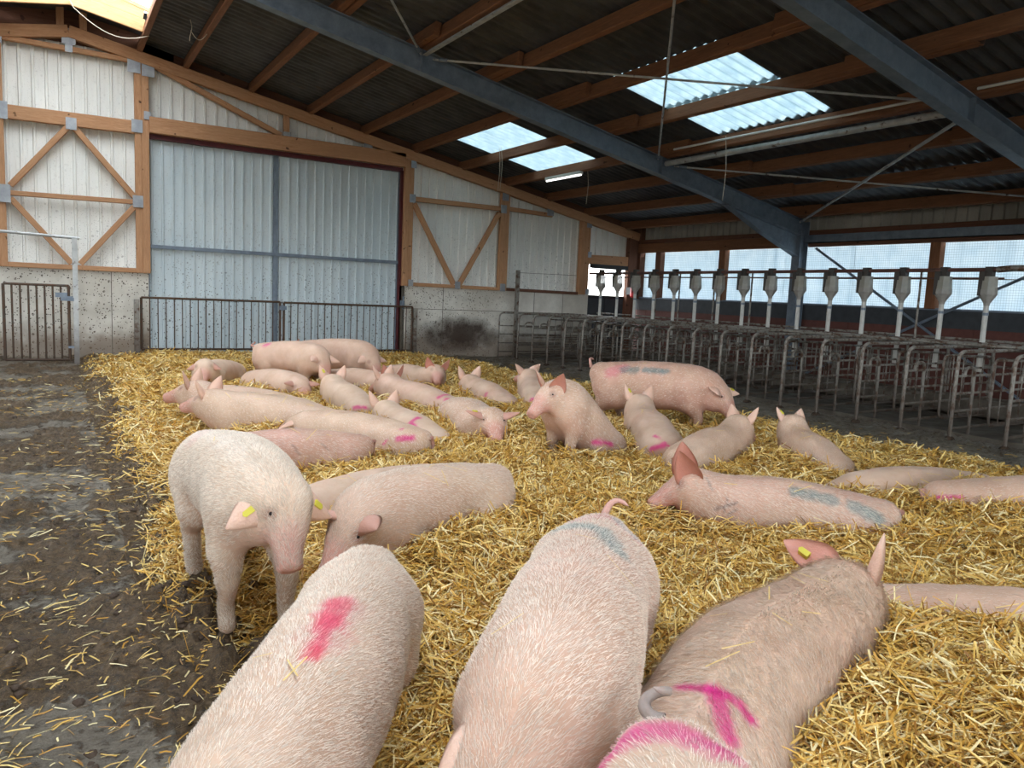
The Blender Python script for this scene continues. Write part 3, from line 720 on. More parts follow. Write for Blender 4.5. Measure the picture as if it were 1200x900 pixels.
# blocking closing the gap over the far rafter
timber('fascia', (1.5, YW+.12, rtop(1.5)+.12), (14, YW+.12, rtop(14)+.12), .04, .24, M_DARKWOOD, ceil, upv=(SL, 0, 1))
timber('fascia', (2*RX-1.5, YW+.12, rtop(1.5)+.12), (XL, YW+.12, rtop(14)+.12), .04, .24, M_DARKWOOD, ceil, upv=(-SL, 0, 1))
timber('fascia', (-1.5, YW+.12, 6.06), (2.1, YW+.12, 6.06), .04, .66, M_DARKWOOD, ceil)
MB().box(XR-.10, XR+.16, 16.28, 16.70, 1.60, 3.65).out('corner_board', M_DARKWOOD, wr)
# ridge: open strip under clear sheets, timber frame at its far end, closed bay to the gable
rk = empty('ridge_light', (RX, 15.3, 5.9), kind='structure', label='clear ridge skylight framed by pale pine boards')
for A, B in (((RX, 15.3, 6.14), (1.46, 15.3, 5.93)), ((RX, 15.3, 6.14), (-.85, 15.3, 5.93)), ((RX, 15.31, 6.36), (1.46, 15.31, 6.15)), ((RX, 15.31, 6.36), (-.85, 15.31, 6.15))):
    timber('ridge_board', A, B, .05, .215, M_PALEWOOD, rk, upv=(0, 0, 1))
for s in (1, -1):
    x = RX+s*1.19
    for y in np.arange(-12, 15.2, 2.72): timber('kerb_board', (x, y, 6.02), (x, y+2.71, 6.02), .04, .22, M_PALEWOOD, rk)
for y in np.arange(-11.9, 15.5, 1.36):
    for s in (1, -1):
        timber('glazing_bar', (RX, y, 6.52), (RX+s*1.25, y, 6.20), .05, .07, M_PALEWOOD, rk)
        v = [(RX, y+.02, 6.56), (RX+s*1.28, y+.02, 6.235), (RX+s*1.28, y+1.35, 6.235), (RX, y+1.35, 6.56)]; v2 = [(a, b, c+.006) for a, b, c in v]
        put('ridge_pane', v+v2, [[0, 1, 2, 3], [4, 7, 6, 5], [0, 4, 5, 1], [1, 5, 6, 2], [2, 6, 7, 3], [3, 7, 4, 0]], M_POLY, rk)
put('ridge_cap', [(RX, 15.34, 6.30), (1.6, 15.34, 6.1), (1.6, 17, 6.1), (RX, 17, 6.30), (-.95, 17, 6.1), (-.95, 15.34, 6.1)]+[(RX, 15.34, 6.35), (1.6, 15.34, 6.15), (1.6, 17, 6.15), (RX, 17, 6.35), (-.95, 17, 6.15), (-.95, 15.34, 6.15)],
    [[0, 1, 2, 3], [0, 3, 4, 5], [6, 9, 8, 7], [6, 11, 10, 9]], M_ROOF, rk)

# ---------------------------------------------------------------- steel portal frames
def section(poly_top, poly_bot, y, wf, tw=.010, tf=.014):
    """I section between matching top and bottom outlines in the plane of one frame"""
    V = []; F = []
    def slab(a, b, y0, y1):  # a,b lists of (x,z) lines
        n = len(a); o = len(V)
        for yy in (y0, y1):
            for p in a: V.append((p[0], yy, p[1]))
            for p in b: V.append((p[0], yy, p[1]))
        for i in range(n-1):
            F.append([o+i, o+i+1, o+n+i+1, o+n+i][::-1]); F.append([o+2*n+i, o+2*n+i+1, o+3*n+i+1, o+3*n+i])
            F.append([o+i, o+i+1, o+2*n+i+1, o+2*n+i]); F.append([o+n+i, o+n+i+1, o+3*n+i+1, o+3*n+i][::-1])
        for i in (0, n-1): F.append([o+i, o+n+i, o+3*n+i, o+2*n+i])
    slab(poly_top, poly_bot, y-tw/2, y+tw/2)
    slab(poly_top, [(x, z-tf) for x, z in poly_top], y-wf/2, y+wf/2); slab([(x, z+tf) for x, z in poly_bot], poly_bot, y-wf/2, y+wf/2)
    return V, F
names = ['nearest the gable wall', 'second from the gable wall', 'overhead third', 'fourth', 'fifth']
for i, y in enumerate(frY[1:]):
    lab = ['grey steel portal frame whose haunch meets the column behind the feed dispensers', 'grey steel portal frame crossing the upper right corner', 'grey steel portal frame over the viewer', 'grey steel portal frame behind the viewer', 'grey steel portal frame at the near end'][i]
    fr_ = empty('steel_frame', (13.75, y, 0), lab, 'beam', 'steel portal frames')
    for s in (1, -1):
        X = (lambda x: x) if s > 0 else (lambda x: 2*RX-x)
        top = [(X(x), rtop(x)-.0) for x in (RX, 5, 9, 11.4, 13.66)]; bot = [(X(x), rtop(x)-.33) for x in (RX, 5, 9, 11.4, 13.66)]
        v, f = section(top, bot, y, .17); put('rafter', v, f, M_STEEL, fr_)
        v, f = section([(X(x), rtop(x)-.335) for x in (11.4, 12.4, 13.66)], [(X(11.4), rtop(11.4)-.345), (X(12.4), rtop(12.4)-.58), (X(13.66), 2.62)], y, .16); put('haunch', v, f, M_STEEL, fr_)
        m = MB().box(min(X(13.62), X(13.635)), max(X(13.62), X(13.635)), y-.10, y+.10, -.05, 3.38).box(min(X(13.86), X(13.875)), max(X(13.86), X(13.875)), y-.10, y+.10, -.05, 3.38).box(min(X(13.63), X(13.87)), max(X(13.63), X(13.87)), y-.006, y+.006, -.05, 3.38)
        m.out('column', M_STEEL, fr_)
        for x in (4.78, 9.62): MB().box(X(x)-.006, X(x)+.006, y-.085, y+.085, rtop(x)-.32, rtop(x)-.01).out('stiffener', M_STEEL, fr_)
# struts and tie rods of the braced bay
ya, yb = 10.9, 5.35
o = MB().beam((4.82, ya-.08, rtop(4.8)-.08), (4.82, yb+.08, rtop(4.8)-.08), .07, .012).beam((4.855, ya-.08, rtop(4.8)-.045), (4.855, yb+.08, rtop(4.8)-.045), .01, .07)
o.out('bracing_strut', M_PALETUBE, base=(4.82, ya, rtop(4.8)), label='galvanised angle strut running off the top of the picture between steel frames', cat='strut')
MB().tube([(9.72, ya-.08, rtop(9.7)-.10), (9.72, yb+.08, rtop(9.7)-.10)], .05, 12).out('bracing_strut', M_PALETUBE, base=(9.72, ya, rtop(9.7)), label='round galvanised tube strut between the frames below the larger skylight', cat='strut')
rods = [((4.75, ya-.1), (.5, yb+.1), 'tie rod rising steeply off the top of the picture'), ((4.95, ya-.1), (9.5, yb+.1), 'long tie rod passing under the larger skylight'),
        ((9.5, ya-.1), (4.9, yb+.1), 'upright looking tie rod left of the larger skylight'), ((9.9, ya-.1), (13.6, yb+.1), 'tie rod running to the right edge under the roof'), ((13.55, ya-.1), (9.85, yb+.1), 'short bright diagonal tie rod above the netted openings')]
for (xa, y1), (xb, y2), lab in rods:
    A = np.array((xa, y1, rtop(xa)-.09)); B = np.array((xb, y2, rtop(xb)-.09))
    r_ = MB().tube([A, B], .016 if 'bright' not in lab else .024, 8).out('tie_rod', M_PALETUBE, base=A, label='galvanised steel '+lab, cat='tie rod', group='roof bracing rods')
    for P, d in ((A, B-A), (B, A-B)):
        d = unit(d); MB().tube([P+d*.10, P+d*.24], .028, 8).out('turnbuckle', M_STEEL, r_)
# flat straps crossing on the right wall
for A, B, lab in (((13.88, 10.6, 2.82), (13.88, 6.0, -.02), 'flat steel wall brace falling to the right'), ((13.90, 5.5, 2.72), (13.90, 10.6, .15), 'flat steel wall brace rising to the right')):
    MB().beam(A, B, .012, .085, upv=(1, 0, 0)).beam(A, B, .05, .02, upv=(1, 0, 0)).out('wall_brace', M_STEEL, base=A, label=lab+' behind the feed dispensers', cat='brace')
# lamps and conduits
def lamp(A, B, label, cat='lamp'):
    A = np.array(A, float); B = np.array(B, float); o = MB().beam(A, B, .10, .06).out('strip_light', M_PVC, base=A, label=label, cat=cat)
    d = np.array((0, 0, -.045)); MB().tube([A+d, B+d], .02, 8).out('light_tube', M_TUBELIGHT, o); return o
lamp((9.52, 14.5, 4.16), (9.52, 13.2, 4.16), 'white strip light fixed under the purlin beside the small skylights')
o = MB().box(12.30, 13.62, YW-.10, YW-.02, 2.36, 2.47).out('strip_light', M_BLACK, base=(12.3, YW, 2.4), label='dark cased strip light above the half door in the far corner', cat='lamp')
MB().tube([(12.36, YW-.07, 2.34), (13.45, YW-.07, 2.34)], .018, 8).out('light_tube', M_TUBELIGHT, o)
for x, a, b, lab in ((9.50, 5.5, 10.4, 'white conduit clipped to the purlin under the larger skylight'), (9.50, -1, 5.2, 'white conduit clipped to a purlin at the right edge')):
    MB().tube([(x, a, rtop(x)+.03), (x, b, rtop(x)+.03)], .018, 6).out('conduit', M_PVC, base=(x, b, rtop(x)), label=lab, cat='conduit')
# twine hanging from the roof
for x, y, L, lab in ((8.05, 14.1, .9, 'pair of pale strings hanging before the gable wall beside the small skylights'), (9.7, 13.2, .75, 'thin string hanging in front of the far roof purlins'), (9.55, 9.2, 1.05, 'long thread hanging from the cobwebs under the larger skylight'),
                     (6.4, 3.4, .55, 'white string hanging at the upper right edge'), (6.6, 3.2, .35, 'short white looped string at the upper right corner'), (2.0, 13.8, .35, 'white looped string hanging at the upper left beside the ridge opening')):
    z = rtop(x)+.1; m = MB(); pts = [(x+.02*math.sin(t*5), y+.03*math.cos(t*4), z-L*t) for t in np.linspace(0, 1, 7)]; m.tube(pts, .005, 5)
    if 'pair' in lab: m.tube([(p[0]+.05, p[1], p[2]+.02) for p in pts], .004, 5)
    if 'loop' in lab: m.tube([(x+.25*t, y, z-L*(.5+.35*math.sin(t*3.1))) for t in np.linspace(0, 1, 9)], .005, 5)
    m.out('twine', M_TWINE, base=(x, y, z), label=lab, cat='string')
m = MB(); m.tube([(RX+.0, 15.2, 6.1)]+[(RX+1.2*t, 15.2, 6.02-.75*math.sin(t*2.9)*.35-.2*t) for t in np.linspace(.05, 1, 12)], .007, 5)
m.out('twine', M_TWINE, base=(RX, 15.2, 6.1), label='white cord sagging below the pale ridge boards at top left', cat='string')
# top line of every pig from tail head over mid back, withers and poll to the snout tip
PIGS = [
    {'name': 'P1', 'pose': 'stand', 'keys': [[0.979, 2.573, 0.6], [0.663, 1.994, 0.666], [0.357, 1.549, 0.66], [0.189, 1.372, 0.6], [0.065, 1.253, 0.38]], 'ground': 0.0, 'scale': 0.93, 'ears': ((0.4, 0.85, -0.35), (0.4, 0.85, -0.35)), 'tail': 'down', 'h': 0.013, 'fat': 1.0, 'label': 'large cream pig with a single red stripe along its back', 'hairs': 42000, 'pale': 0.6, 'pink': 0.2, 'marks': [{'c': 'red', 'p': [[0.664, 1.981, 0.664], [0.599, 1.851, 0.668]], 'r': 0.034, 'a': 0.9}, {'c': 'red', 'p': [[0.612, 1.877, 0.67], [0.508, 1.695, 0.668]], 'r': 0.02, 'a': 0.9}, {'c': 'rose', 'p': [[0.677, 1.968, 0.662], [0.56, 1.773, 0.671]], 'r': 0.05, 'a': 0.4}]},
    {'name': 'P2', 'pose': 'stand', 'keys': [[1.709, 2.13, 0.76], [1.269, 1.675, 0.816], [0.91, 1.304, 0.8], [0.726, 1.18, 0.66], [0.593, 1.084, 0.42]], 'ground': 0.1, 'scale': 0.97, 'ears': ((0.85, 0.5, -0.3), (0.85, 0.5, -0.3)), 'earsize': 0.75, 'tail': 'up', 'h': 0.013, 'step': (0.05, -0.05, -0.02, 0.06), 'label': 'large standing pig with a blue smear on its rump and raised tail', 'hairs': 42000, 'pale': 0.25, 'pink': 0.45, 'grime': 0.15, 'marks': [{'c': 'blue', 'p': [[1.491, 2.081, 0.749], [1.538, 1.929, 0.787], [1.461, 1.721, 0.783]], 'r': 0.038, 'a': 0.7}, {'c': 'rose', 'p': [[1.591, 2.123, 0.753], [1.753, 2.091, 0.748], [1.699, 1.915, 0.734]], 'r': 0.04, 'a': 0.45}, {'c': 'blue', 'p': [[1.753, 2.091, 0.748], [1.701, 1.924, 0.736]], 'r': 0.02, 'a': 0.6}]},
    {'name': 'P3', 'pose': 'lie', 'keys': [[1.262, 1.229, 0.5], [1.793, 1.482, 0.592], [2.26, 1.604, 0.6], [2.534, 1.675, 0.61], [2.761, 1.783, 0.42]], 'ground': 0.12, 'scale': 1.05, 'ears': ((-0.1, 0.25, 0.95, 0.6, -0.8, 0), (0.1, 0.9, 0.4, -0.4, -0.6, 0.6)), 'tail': 'curl', 'h': 0.013, 'fat': 1.1, 'haunch': 1.25, 'label': 'large lying pig with a broad magenta mark beside its curly tail', 'hairs': 42000, 'pale': 0.6, 'pink': 0.25, 'grime': 0.2, 'tags': (1,), 'hairlen': 1.4, 'tilt': 0.4, 'marks': [{'c': 'pink', 'p': [[1.417, 1.38, 0.526], [1.469, 1.315, 0.538], [1.495, 1.251, 0.527], [1.491, 1.205, 0.507]], 'r': 0.014, 'a': 0.95}, {'c': 'pink', 'p': [[1.469, 1.315, 0.538], [1.429, 1.246, 0.522], [1.387, 1.178, 0.497]], 'r': 0.02, 'a': 0.9}]},
    {'name': 'P4', 'pose': 'stand', 'keys': [[0.98, 0.965, 0.76], [0.714, 0.504, 0.815], [0.496, 0.127, 0.8], [0.378, -0.077, 0.7], [0.276, -0.253, 0.5]], 'ground': 0.08, 'scale': 0.95, 'ears': ((0.4, 0.85, -0.35), (0.4, 0.85, -0.35)), 'tail': 'curl', 'h': 0.014, 'label': 'pig cut off by the bottom edge, only its pink edged rump and grey tail showing', 'hairs': 24000, 'pale': 0.8, 'pink': 0.3, 'greytail': True, 'marks': [{'c': 'pink', 'p': [[0.849, 1.01, 0.694], [0.907, 1.008, 0.734], [0.964, 0.952, 0.76], [1.006, 0.867, 0.758]], 'r': 0.035, 'a': 0.8}]},
    {'name': 'P5', 'pose': 'stand', 'keys': [[0.673, 4.111, 0.78], [0.716, 3.586, 0.851], [0.714, 3.155, 0.85], [0.78, 2.932, 0.75], [0.775, 2.85, 0.48]], 'ground': 0.08, 'scale': 0.94, 'ears': ((0.45, 0.8, -0.5), (0.45, 0.8, -0.5)), 'tail': 'down', 'h': 0.013, 'step': (-0.05, 0.05, 0, 0), 'fat': 1.05, 'earsize': 1.2, 'label': 'big cream pig standing with lowered head and yellow tags in both drooping ears', 'hairs': 60000, 'pale': 0.85, 'pink': 0.12, 'tags': (0, 1), 'marks': [{'c': 'rose', 'p': [[0.673, 4.063, 0.785], [0.565, 3.855, 0.779]], 'r': 0.04, 'a': 0.3}]},
    {'name': 'P6', 'pose': 'lie', 'keys': [[2.196, 3.739, 0.56], [1.706, 3.533, 0.637], [1.306, 3.364, 0.64], [1.117, 3.222, 0.54], [0.985, 3.143, 0.3]], 'ground': 0.12, 'scale': 0.95, 'ears': ((0.4, 0.8, 0.35), (0.4, 0.8, 0.25)), 'tail': 'down', 'h': 0.016, 'label': 'pale pig lying behind the head of the standing left pig, tagged red-brown ears', 'hairs': 16000, 'pale': 0.6, 'pink': 0.35, 'tags': (0,), 'darkears': True},
    {'name': 'P7', 'pose': 'lie', 'keys': [[1.922, 5.218, 0.48], [1.492, 5.294, 0.535], [1.14, 5.356, 0.52], [0.934, 5.392, 0.5], [0.77, 5.421, 0.3]], 'ground': 0.1, 'scale': 0.779, 'ears': ((0.4, 0.85, -0.35), (0.4, 0.85, -0.35)), 'tail': 'down', 'h': 0.02, 'fat': 1.1, 'label': 'pinkest pig lying unmarked behind the back of the big standing left pig', 'pale': 0.1, 'pink': 0.9, 'hairs': 6000, 'marks': [{'c': 'dark', 'p': [[1.389, 5.151, 0.448], [1.429, 5.124, 0.39]], 'r': 0.008, 'a': 0.5}, {'c': 'dark', 'p': [[1.589, 5.128, 0.449], [1.629, 5.108, 0.41]], 'r': 0.007, 'a': 0.5}]},
    {'name': 'P7b', 'pose': 'lie', 'keys': [[2.408, 4.514, 0.38], [1.823, 4.348, 0.437], [1.344, 4.212, 0.42], [1.07, 4.133, 0.36], [0.806, 4.058, 0.2]], 'ground': 0.0, 'scale': 1.085, 'ears': ((0.4, 0.85, -0.35), (0.4, 0.85, -0.35)), 'tail': 'down', 'h': 0.02, 'label': 'cream back of a pig sunk deep in straw just behind the pig with red-brown ears', 'pale': 0.5, 'pink': 0.3},
    {'name': 'P8', 'pose': 'lie', 'keys': [[2.377, 5.217, 0.5], [2.097, 5.676, 0.557], [1.867, 6.05, 0.54], [1.718, 6.252, 0.48], [1.582, 6.437, 0.3]], 'ground': 0.1, 'scale': 0.957, 'ears': ((0.4, 0.85, -0.35), (0.4, 0.85, -0.35)), 'tail': 'down', 'h': 0.02, 'fat': 1.1, 'label': 'lying cream pig with magenta slash and smear on its rump beside the pinkest pig', 'pale': 0.7, 'pink': 0.2, 'hairs': 7000, 'marks': [{'c': 'pink', 'p': [[2.255, 5.262, 0.499], [2.103, 5.27, 0.389]], 'r': 0.01, 'a': 0.9}, {'c': 'pink', 'p': [[2.196, 5.203, 0.436], [2.283, 5.154, 0.444]], 'r': 0.022, 'a': 0.9}]},
    {'name': 'P9', 'pose': 'lie', 'keys': [[2.135, 6.396, 0.46], [1.731, 6.794, 0.55], [1.4, 7.119, 0.56], [1.204, 7.312, 0.56], [1.013, 7.501, 0.42]], 'ground': 0.1, 'scale': 1.016, 'ears': ((-0.1, 0.5, 0.85), (0.2, 0.5, 0.8)), 'tail': 'down', 'h': 0.02, 'label': 'nearer of two long lying pigs with snouts to the left, magenta rump spot', 'pale': 0.7, 'pink': 0.2, 'hairs': 7000, 'marks': [{'c': 'pink', 'p': [[1.918, 6.321, 0.329], [2.037, 6.293, 0.351]], 'r': 0.024, 'a': 0.9}]},
    {'name': 'P10', 'pose': 'lie', 'keys': [[2.119, 7.044, 0.44], [1.714, 7.469, 0.532], [1.382, 7.818, 0.54], [1.17, 8.005, 0.56], [0.948, 8.181, 0.42]], 'ground': 0.1, 'scale': 1.052, 'ears': ((0.1, 0.5, 0.85), (0.1, 0.5, 0.85)), 'tail': 'down', 'h': 0.02, 'label': 'farther of two long lying pigs with snouts to the left, pink-blue rump spot', 'pale': 0.6, 'pink': 0.25, 'hairs': 6000, 'marks': [{'c': 'pink', 'p': [[2.044, 7.015, 0.432], [2.086, 6.983, 0.423]], 'r': 0.025, 'a': 0.8}, {'c': 'blue', 'p': [[2.085, 6.951, 0.394], [2.086, 6.942, 0.383]], 'r': 0.03, 'a': 0.8}]},
    {'name': 'P11', 'pose': 'lie', 'keys': [[2.202, 11.168, 0.42], [1.927, 10.728, 0.508], [1.702, 10.367, 0.52], [1.609, 10.137, 0.56], [1.573, 9.964, 0.34]], 'ground': 0.1, 'scale': 0.93, 'ears': ((0.4, 0.85, -0.35), (0.4, 0.85, -0.35)), 'tail': 'down', 'h': 0.024, 'label': 'small looking pig lying farthest left, dark drooping ears facing the walkway', 'pale': 0.7, 'pink': 0.2, 'darkears': True},
    {'name': 'P12', 'pose': 'lie', 'keys': [[2.147, 9.926, 0.44], [2.286, 9.379, 0.519], [2.4, 8.93, 0.52], [2.42, 8.661, 0.48], [2.418, 8.418, 0.3]], 'ground': 0.1, 'scale': 1.011, 'ears': ((0.6, 0.8, 0.1), (0.6, 0.8, 0.0)), 'tail': 'down', 'h': 0.024, 'label': 'brownish eared pig lying in front of the two pigs standing by the gates', 'pale': 0.4, 'pink': 0.4, 'darkears': True},
    {'name': 'P13', 'pose': 'stand', 'keys': [[2.489, 10.919, 0.72], [2.758, 10.416, 0.788], [2.978, 10.004, 0.78], [3.034, 9.765, 0.66], [3.056, 9.614, 0.4]], 'ground': 0.08, 'scale': 1.018, 'ears': ((0.6, 0.8, 0.1), (0.6, 0.8, -0.1)), 'tail': 'curl', 'h': 0.024, 'label': 'left one of two pigs standing before the long gates, pink dot near its tail', 'pale': 0.4, 'pink': 0.4, 'marks': [{'c': 'pink', 'p': [[2.478, 10.646, 0.711], [2.51, 10.606, 0.721]], 'r': 0.035, 'a': 0.7}]},
    {'name': 'P14', 'pose': 'stand', 'keys': [[3.279, 11.481, 0.72], [3.594, 10.94, 0.79], [3.851, 10.498, 0.78], [3.917, 10.258, 0.62], [3.957, 10.11, 0.34]], 'ground': 0.08, 'scale': 1.116, 'ears': ((0.4, 0.85, -0.35), (0.4, 0.85, -0.35)), 'tail': 'curl', 'h': 0.024, 'label': 'right one of two pigs standing before the long gates, unmarked pink back', 'pale': 0.3, 'pink': 0.5},
    {'name': 'P15', 'pose': 'lie', 'keys': [[2.71, 7.224, 0.4], [2.71, 7.735, 0.499], [2.711, 8.152, 0.52], [2.711, 8.396, 0.56], [2.794, 8.621, 0.42]], 'ground': 0.1, 'scale': 0.916, 'ears': ((0.1, 0.5, 0.85), (0.1, 0.5, 0.85)), 'tail': 'down', 'h': 0.024, 'label': 'cream pig lying with its back to us and a thin pink line on its rump', 'pale': 0.75, 'pink': 0.2, 'tags': (1,), 'marks': [{'c': 'pink', 'p': [[2.579, 7.27, 0.348], [2.663, 7.165, 0.358]], 'r': 0.018, 'a': 0.9}]},
    {'name': 'P16', 'pose': 'lie', 'keys': [[3.643, 7.156, 0.42], [3.52, 7.688, 0.51], [3.42, 8.122, 0.52], [3.34, 8.371, 0.56], [3.248, 8.587, 0.38]], 'ground': 0.1, 'scale': 0.977, 'ears': ((0.1, 0.5, 0.85), (0.1, 0.5, 0.85)), 'tail': 'down', 'h': 0.024, 'label': 'pinkish lying pig with pricked ears and twin magenta dabs on its rump', 'pale': 0.3, 'pink': 0.55, 'marks': [{'c': 'pink', 'p': [[3.511, 7.255, 0.419], [3.642, 7.293, 0.44]], 'r': 0.02, 'a': 0.8}, {'c': 'pink', 'p': [[3.571, 7.172, 0.409], [3.643, 7.083, 0.378]], 'r': 0.024, 'a': 0.9}]},
    {'name': 'P17', 'pose': 'lie', 'keys': [[3.305, 10.323, 0.4], [3.494, 9.802, 0.468], [3.649, 9.375, 0.46], [3.739, 9.124, 0.48], [3.785, 8.866, 0.34]], 'ground': 0.05, 'scale': 0.99, 'ears': ((0.1, 0.5, 0.85), (0.1, 0.5, 0.85)), 'tail': 'down', 'h': 0.026, 'label': 'flat lying pig tucked in front of the unmarked pig standing by the gates', 'pale': 0.4, 'pink': 0.4},
    {'name': 'P18', 'pose': 'lie', 'keys': [[4.257, 10.524, 0.42], [4.312, 9.979, 0.499], [4.356, 9.532, 0.5], [4.448, 9.291, 0.56], [4.37, 9.068, 0.38]], 'ground': 0.1, 'scale': 0.981, 'ears': ((0.1, 0.5, 0.85), (0.1, 0.5, 0.85)), 'tail': 'down', 'h': 0.026, 'label': 'pig lying farthest back nearest the concrete wall with both ears up', 'pale': 0.5, 'pink': 0.35},
    {'name': 'P19', 'pose': 'lie', 'keys': [[2.768, 5.619, 0.36], [2.753, 6.148, 0.448], [2.741, 6.58, 0.46], [2.733, 6.834, 0.48], [2.727, 7.054, 0.3]], 'ground': 0.05, 'scale': 0.946, 'ears': ((0.1, 0.5, 0.85), (0.1, 0.5, 0.85)), 'tail': 'down', 'h': 0.024, 'label': 'small visible cream back with pink curve just left of the pig facing the camera', 'pale': 0.7, 'pink': 0.25, 'marks': [{'c': 'pink', 'p': [[2.742, 6.052, 0.434], [2.647, 6.005, 0.4], [2.636, 5.858, 0.366]], 'r': 0.022, 'a': 0.9}]},
    {'name': 'P20', 'pose': 'lie', 'keys': [[3.45, 6.724, 0.5], [3.314, 6.184, 0.568], [3.203, 5.743, 0.56], [3.161, 5.479, 0.58], [3.082, 5.253, 0.4]], 'ground': 0.1, 'scale': 0.994, 'ears': ((0.15, 0.95, 0.15), (0.15, 0.95, 0.15)), 'tail': 'down', 'h': 0.018, 'label': 'lying pig facing the camera with pink snout, floppy red-brown ears and yellow tag', 'pale': 0.5, 'pink': 0.3, 'darkears': True, 'tags': (0,), 'hairs': 6000},
    {'name': 'P21', 'pose': 'lie', 'keys': [[4.408, 7.276, 0.4], [4.463, 7.801, 0.488], [4.507, 8.229, 0.5], [4.532, 8.482, 0.52], [4.559, 8.738, 0.4]], 'ground': 0.1, 'scale': 0.944, 'ears': ((0.1, 0.5, 0.85), (0.1, 0.5, 0.85)), 'tail': 'down', 'h': 0.024, 'label': 'small looking pale pink pig lying above the pig that faces the camera', 'pale': 0.5, 'pink': 0.45, 'marks': [{'c': 'pink', 'p': [[4.295, 7.599, 0.396], [4.229, 7.541, 0.287]], 'r': 0.02, 'a': 0.7}]},
    {'name': 'P22', 'pose': 'lie', 'keys': [[4.682, 7.026, 0.42], [4.921, 7.494, 0.519], [5.117, 7.877, 0.54], [5.188, 8.109, 0.62], [5.175, 8.365, 0.5]], 'ground': 0.1, 'scale': 0.944, 'ears': ((0.1, 0.8, 0.6), (0.1, 0.8, 0.6)), 'tail': 'down', 'h': 0.024, 'label': 'pig lying behind the sitting pig with spread ears and a magenta smear', 'pale': 0.6, 'pink': 0.35, 'marks': [{'c': 'pink', 'p': [[4.599, 7.098, 0.386], [4.629, 6.985, 0.379], [4.625, 6.958, 0.312]], 'r': 0.022, 'a': 0.9}]},
    {'name': 'P23', 'pose': 'sit', 'keys': [[4.284, 5.107, 0.28], [3.949, 5.077, 0.629], [3.675, 5.053, 0.86], [3.424, 5.009, 0.86], [3.216, 4.972, 0.66]], 'ground': 0.15, 'scale': 0.944, 'ears': ((-0.1, 0.6, 0.8), (-0.1, 0.6, 0.8)), 'tail': 'down', 'h': 0.017, 'label': 'pig sitting upright like a dog, turned to the left, magenta streak at its base', 'pale': 0.55, 'pink': 0.4, 'hairs': 7000, 'marks': [{'c': 'pink', 'p': [[3.791, 4.868, 0.374], [3.948, 4.844, 0.353]], 'r': 0.022, 'a': 0.9}]},
    {'name': 'P24', 'pose': 'stand', 'keys': [[5.321, 6.775, 0.84], [5.61, 6.195, 0.899], [5.846, 5.721, 0.88], [5.927, 5.477, 0.72], [5.972, 5.324, 0.44]], 'ground': 0.17, 'scale': 1.155, 'ears': ((0.6, 0.8, 0.1), (0.6, 0.8, 0.0)), 'tail': 'up', 'h': 0.017, 'step': (0.08, -0.06, -0.05, 0.05), 'label': 'big pink pig standing before the stalls with pink and blue paint along its back', 'pale': 0.2, 'pink': 0.6, 'hairs': 5000, 'tags': (1,), 'marks': [{'c': 'rose', 'p': [[5.212, 6.479, 0.749], [5.316, 6.397, 0.812]], 'r': 0.06, 'a': 0.6}, {'c': 'blue', 'p': [[5.313, 6.376, 0.798], [5.375, 6.239, 0.805]], 'r': 0.04, 'a': 0.6}, {'c': 'blue', 'p': [[5.417, 6.156, 0.812], [5.528, 5.931, 0.821]], 'r': 0.03, 'a': 0.7}]},
    {'name': 'P25', 'pose': 'lie', 'keys': [[4.443, 4.689, 0.42], [4.693, 5.15, 0.519], [4.897, 5.528, 0.54], [5.012, 5.74, 0.62], [5.084, 5.956, 0.45]], 'ground': 0.15, 'scale': 0.943, 'ears': ((0.1, 0.5, 0.85), (0.1, 0.5, 0.85)), 'tail': 'down', 'h': 0.018, 'label': 'pig lying with ears pricked in front of the standing pig, magenta curve on rump', 'pale': 0.5, 'pink': 0.4, 'tags': (1,), 'marks': [{'c': 'pink', 'p': [[4.382, 4.796, 0.407], [4.39, 4.624, 0.35]], 'r': 0.013, 'a': 0.8}, {'c': 'pink', 'p': [[4.324, 4.756, 0.303], [4.363, 4.649, 0.353]], 'r': 0.022, 'a': 0.9}]},
    {'name': 'P26', 'pose': 'lie', 'keys': [[4.025, 4.118, 0.46], [4.496, 4.292, 0.536], [4.882, 4.433, 0.54], [5.102, 4.514, 0.6], [5.306, 4.533, 0.42]], 'ground': 0.15, 'scale': 0.898, 'ears': ((0.1, 0.5, 0.85), (0.1, 0.5, 0.85)), 'tail': 'down', 'h': 0.018, 'label': 'cream pig lying below the standing pig, head to the right with reddish ears up', 'pale': 0.75, 'pink': 0.2, 'hairs': 7000},
    {'name': 'P27', 'pose': 'lie', 'keys': [[5.02, 3.419, 0.42], [5.235, 3.801, 0.518], [5.411, 4.113, 0.54], [5.509, 4.289, 0.62], [5.562, 4.442, 0.42]], 'ground': 0.15, 'scale': 0.787, 'ears': ((0.1, 0.5, 0.85), (0.1, 0.5, 0.85)), 'tail': 'down', 'h': 0.018, 'label': 'pig lying with head away, two upright ears against the muddy stall aisle', 'pale': 0.65, 'pink': 0.25, 'tags': (1,), 'hairs': 7000},
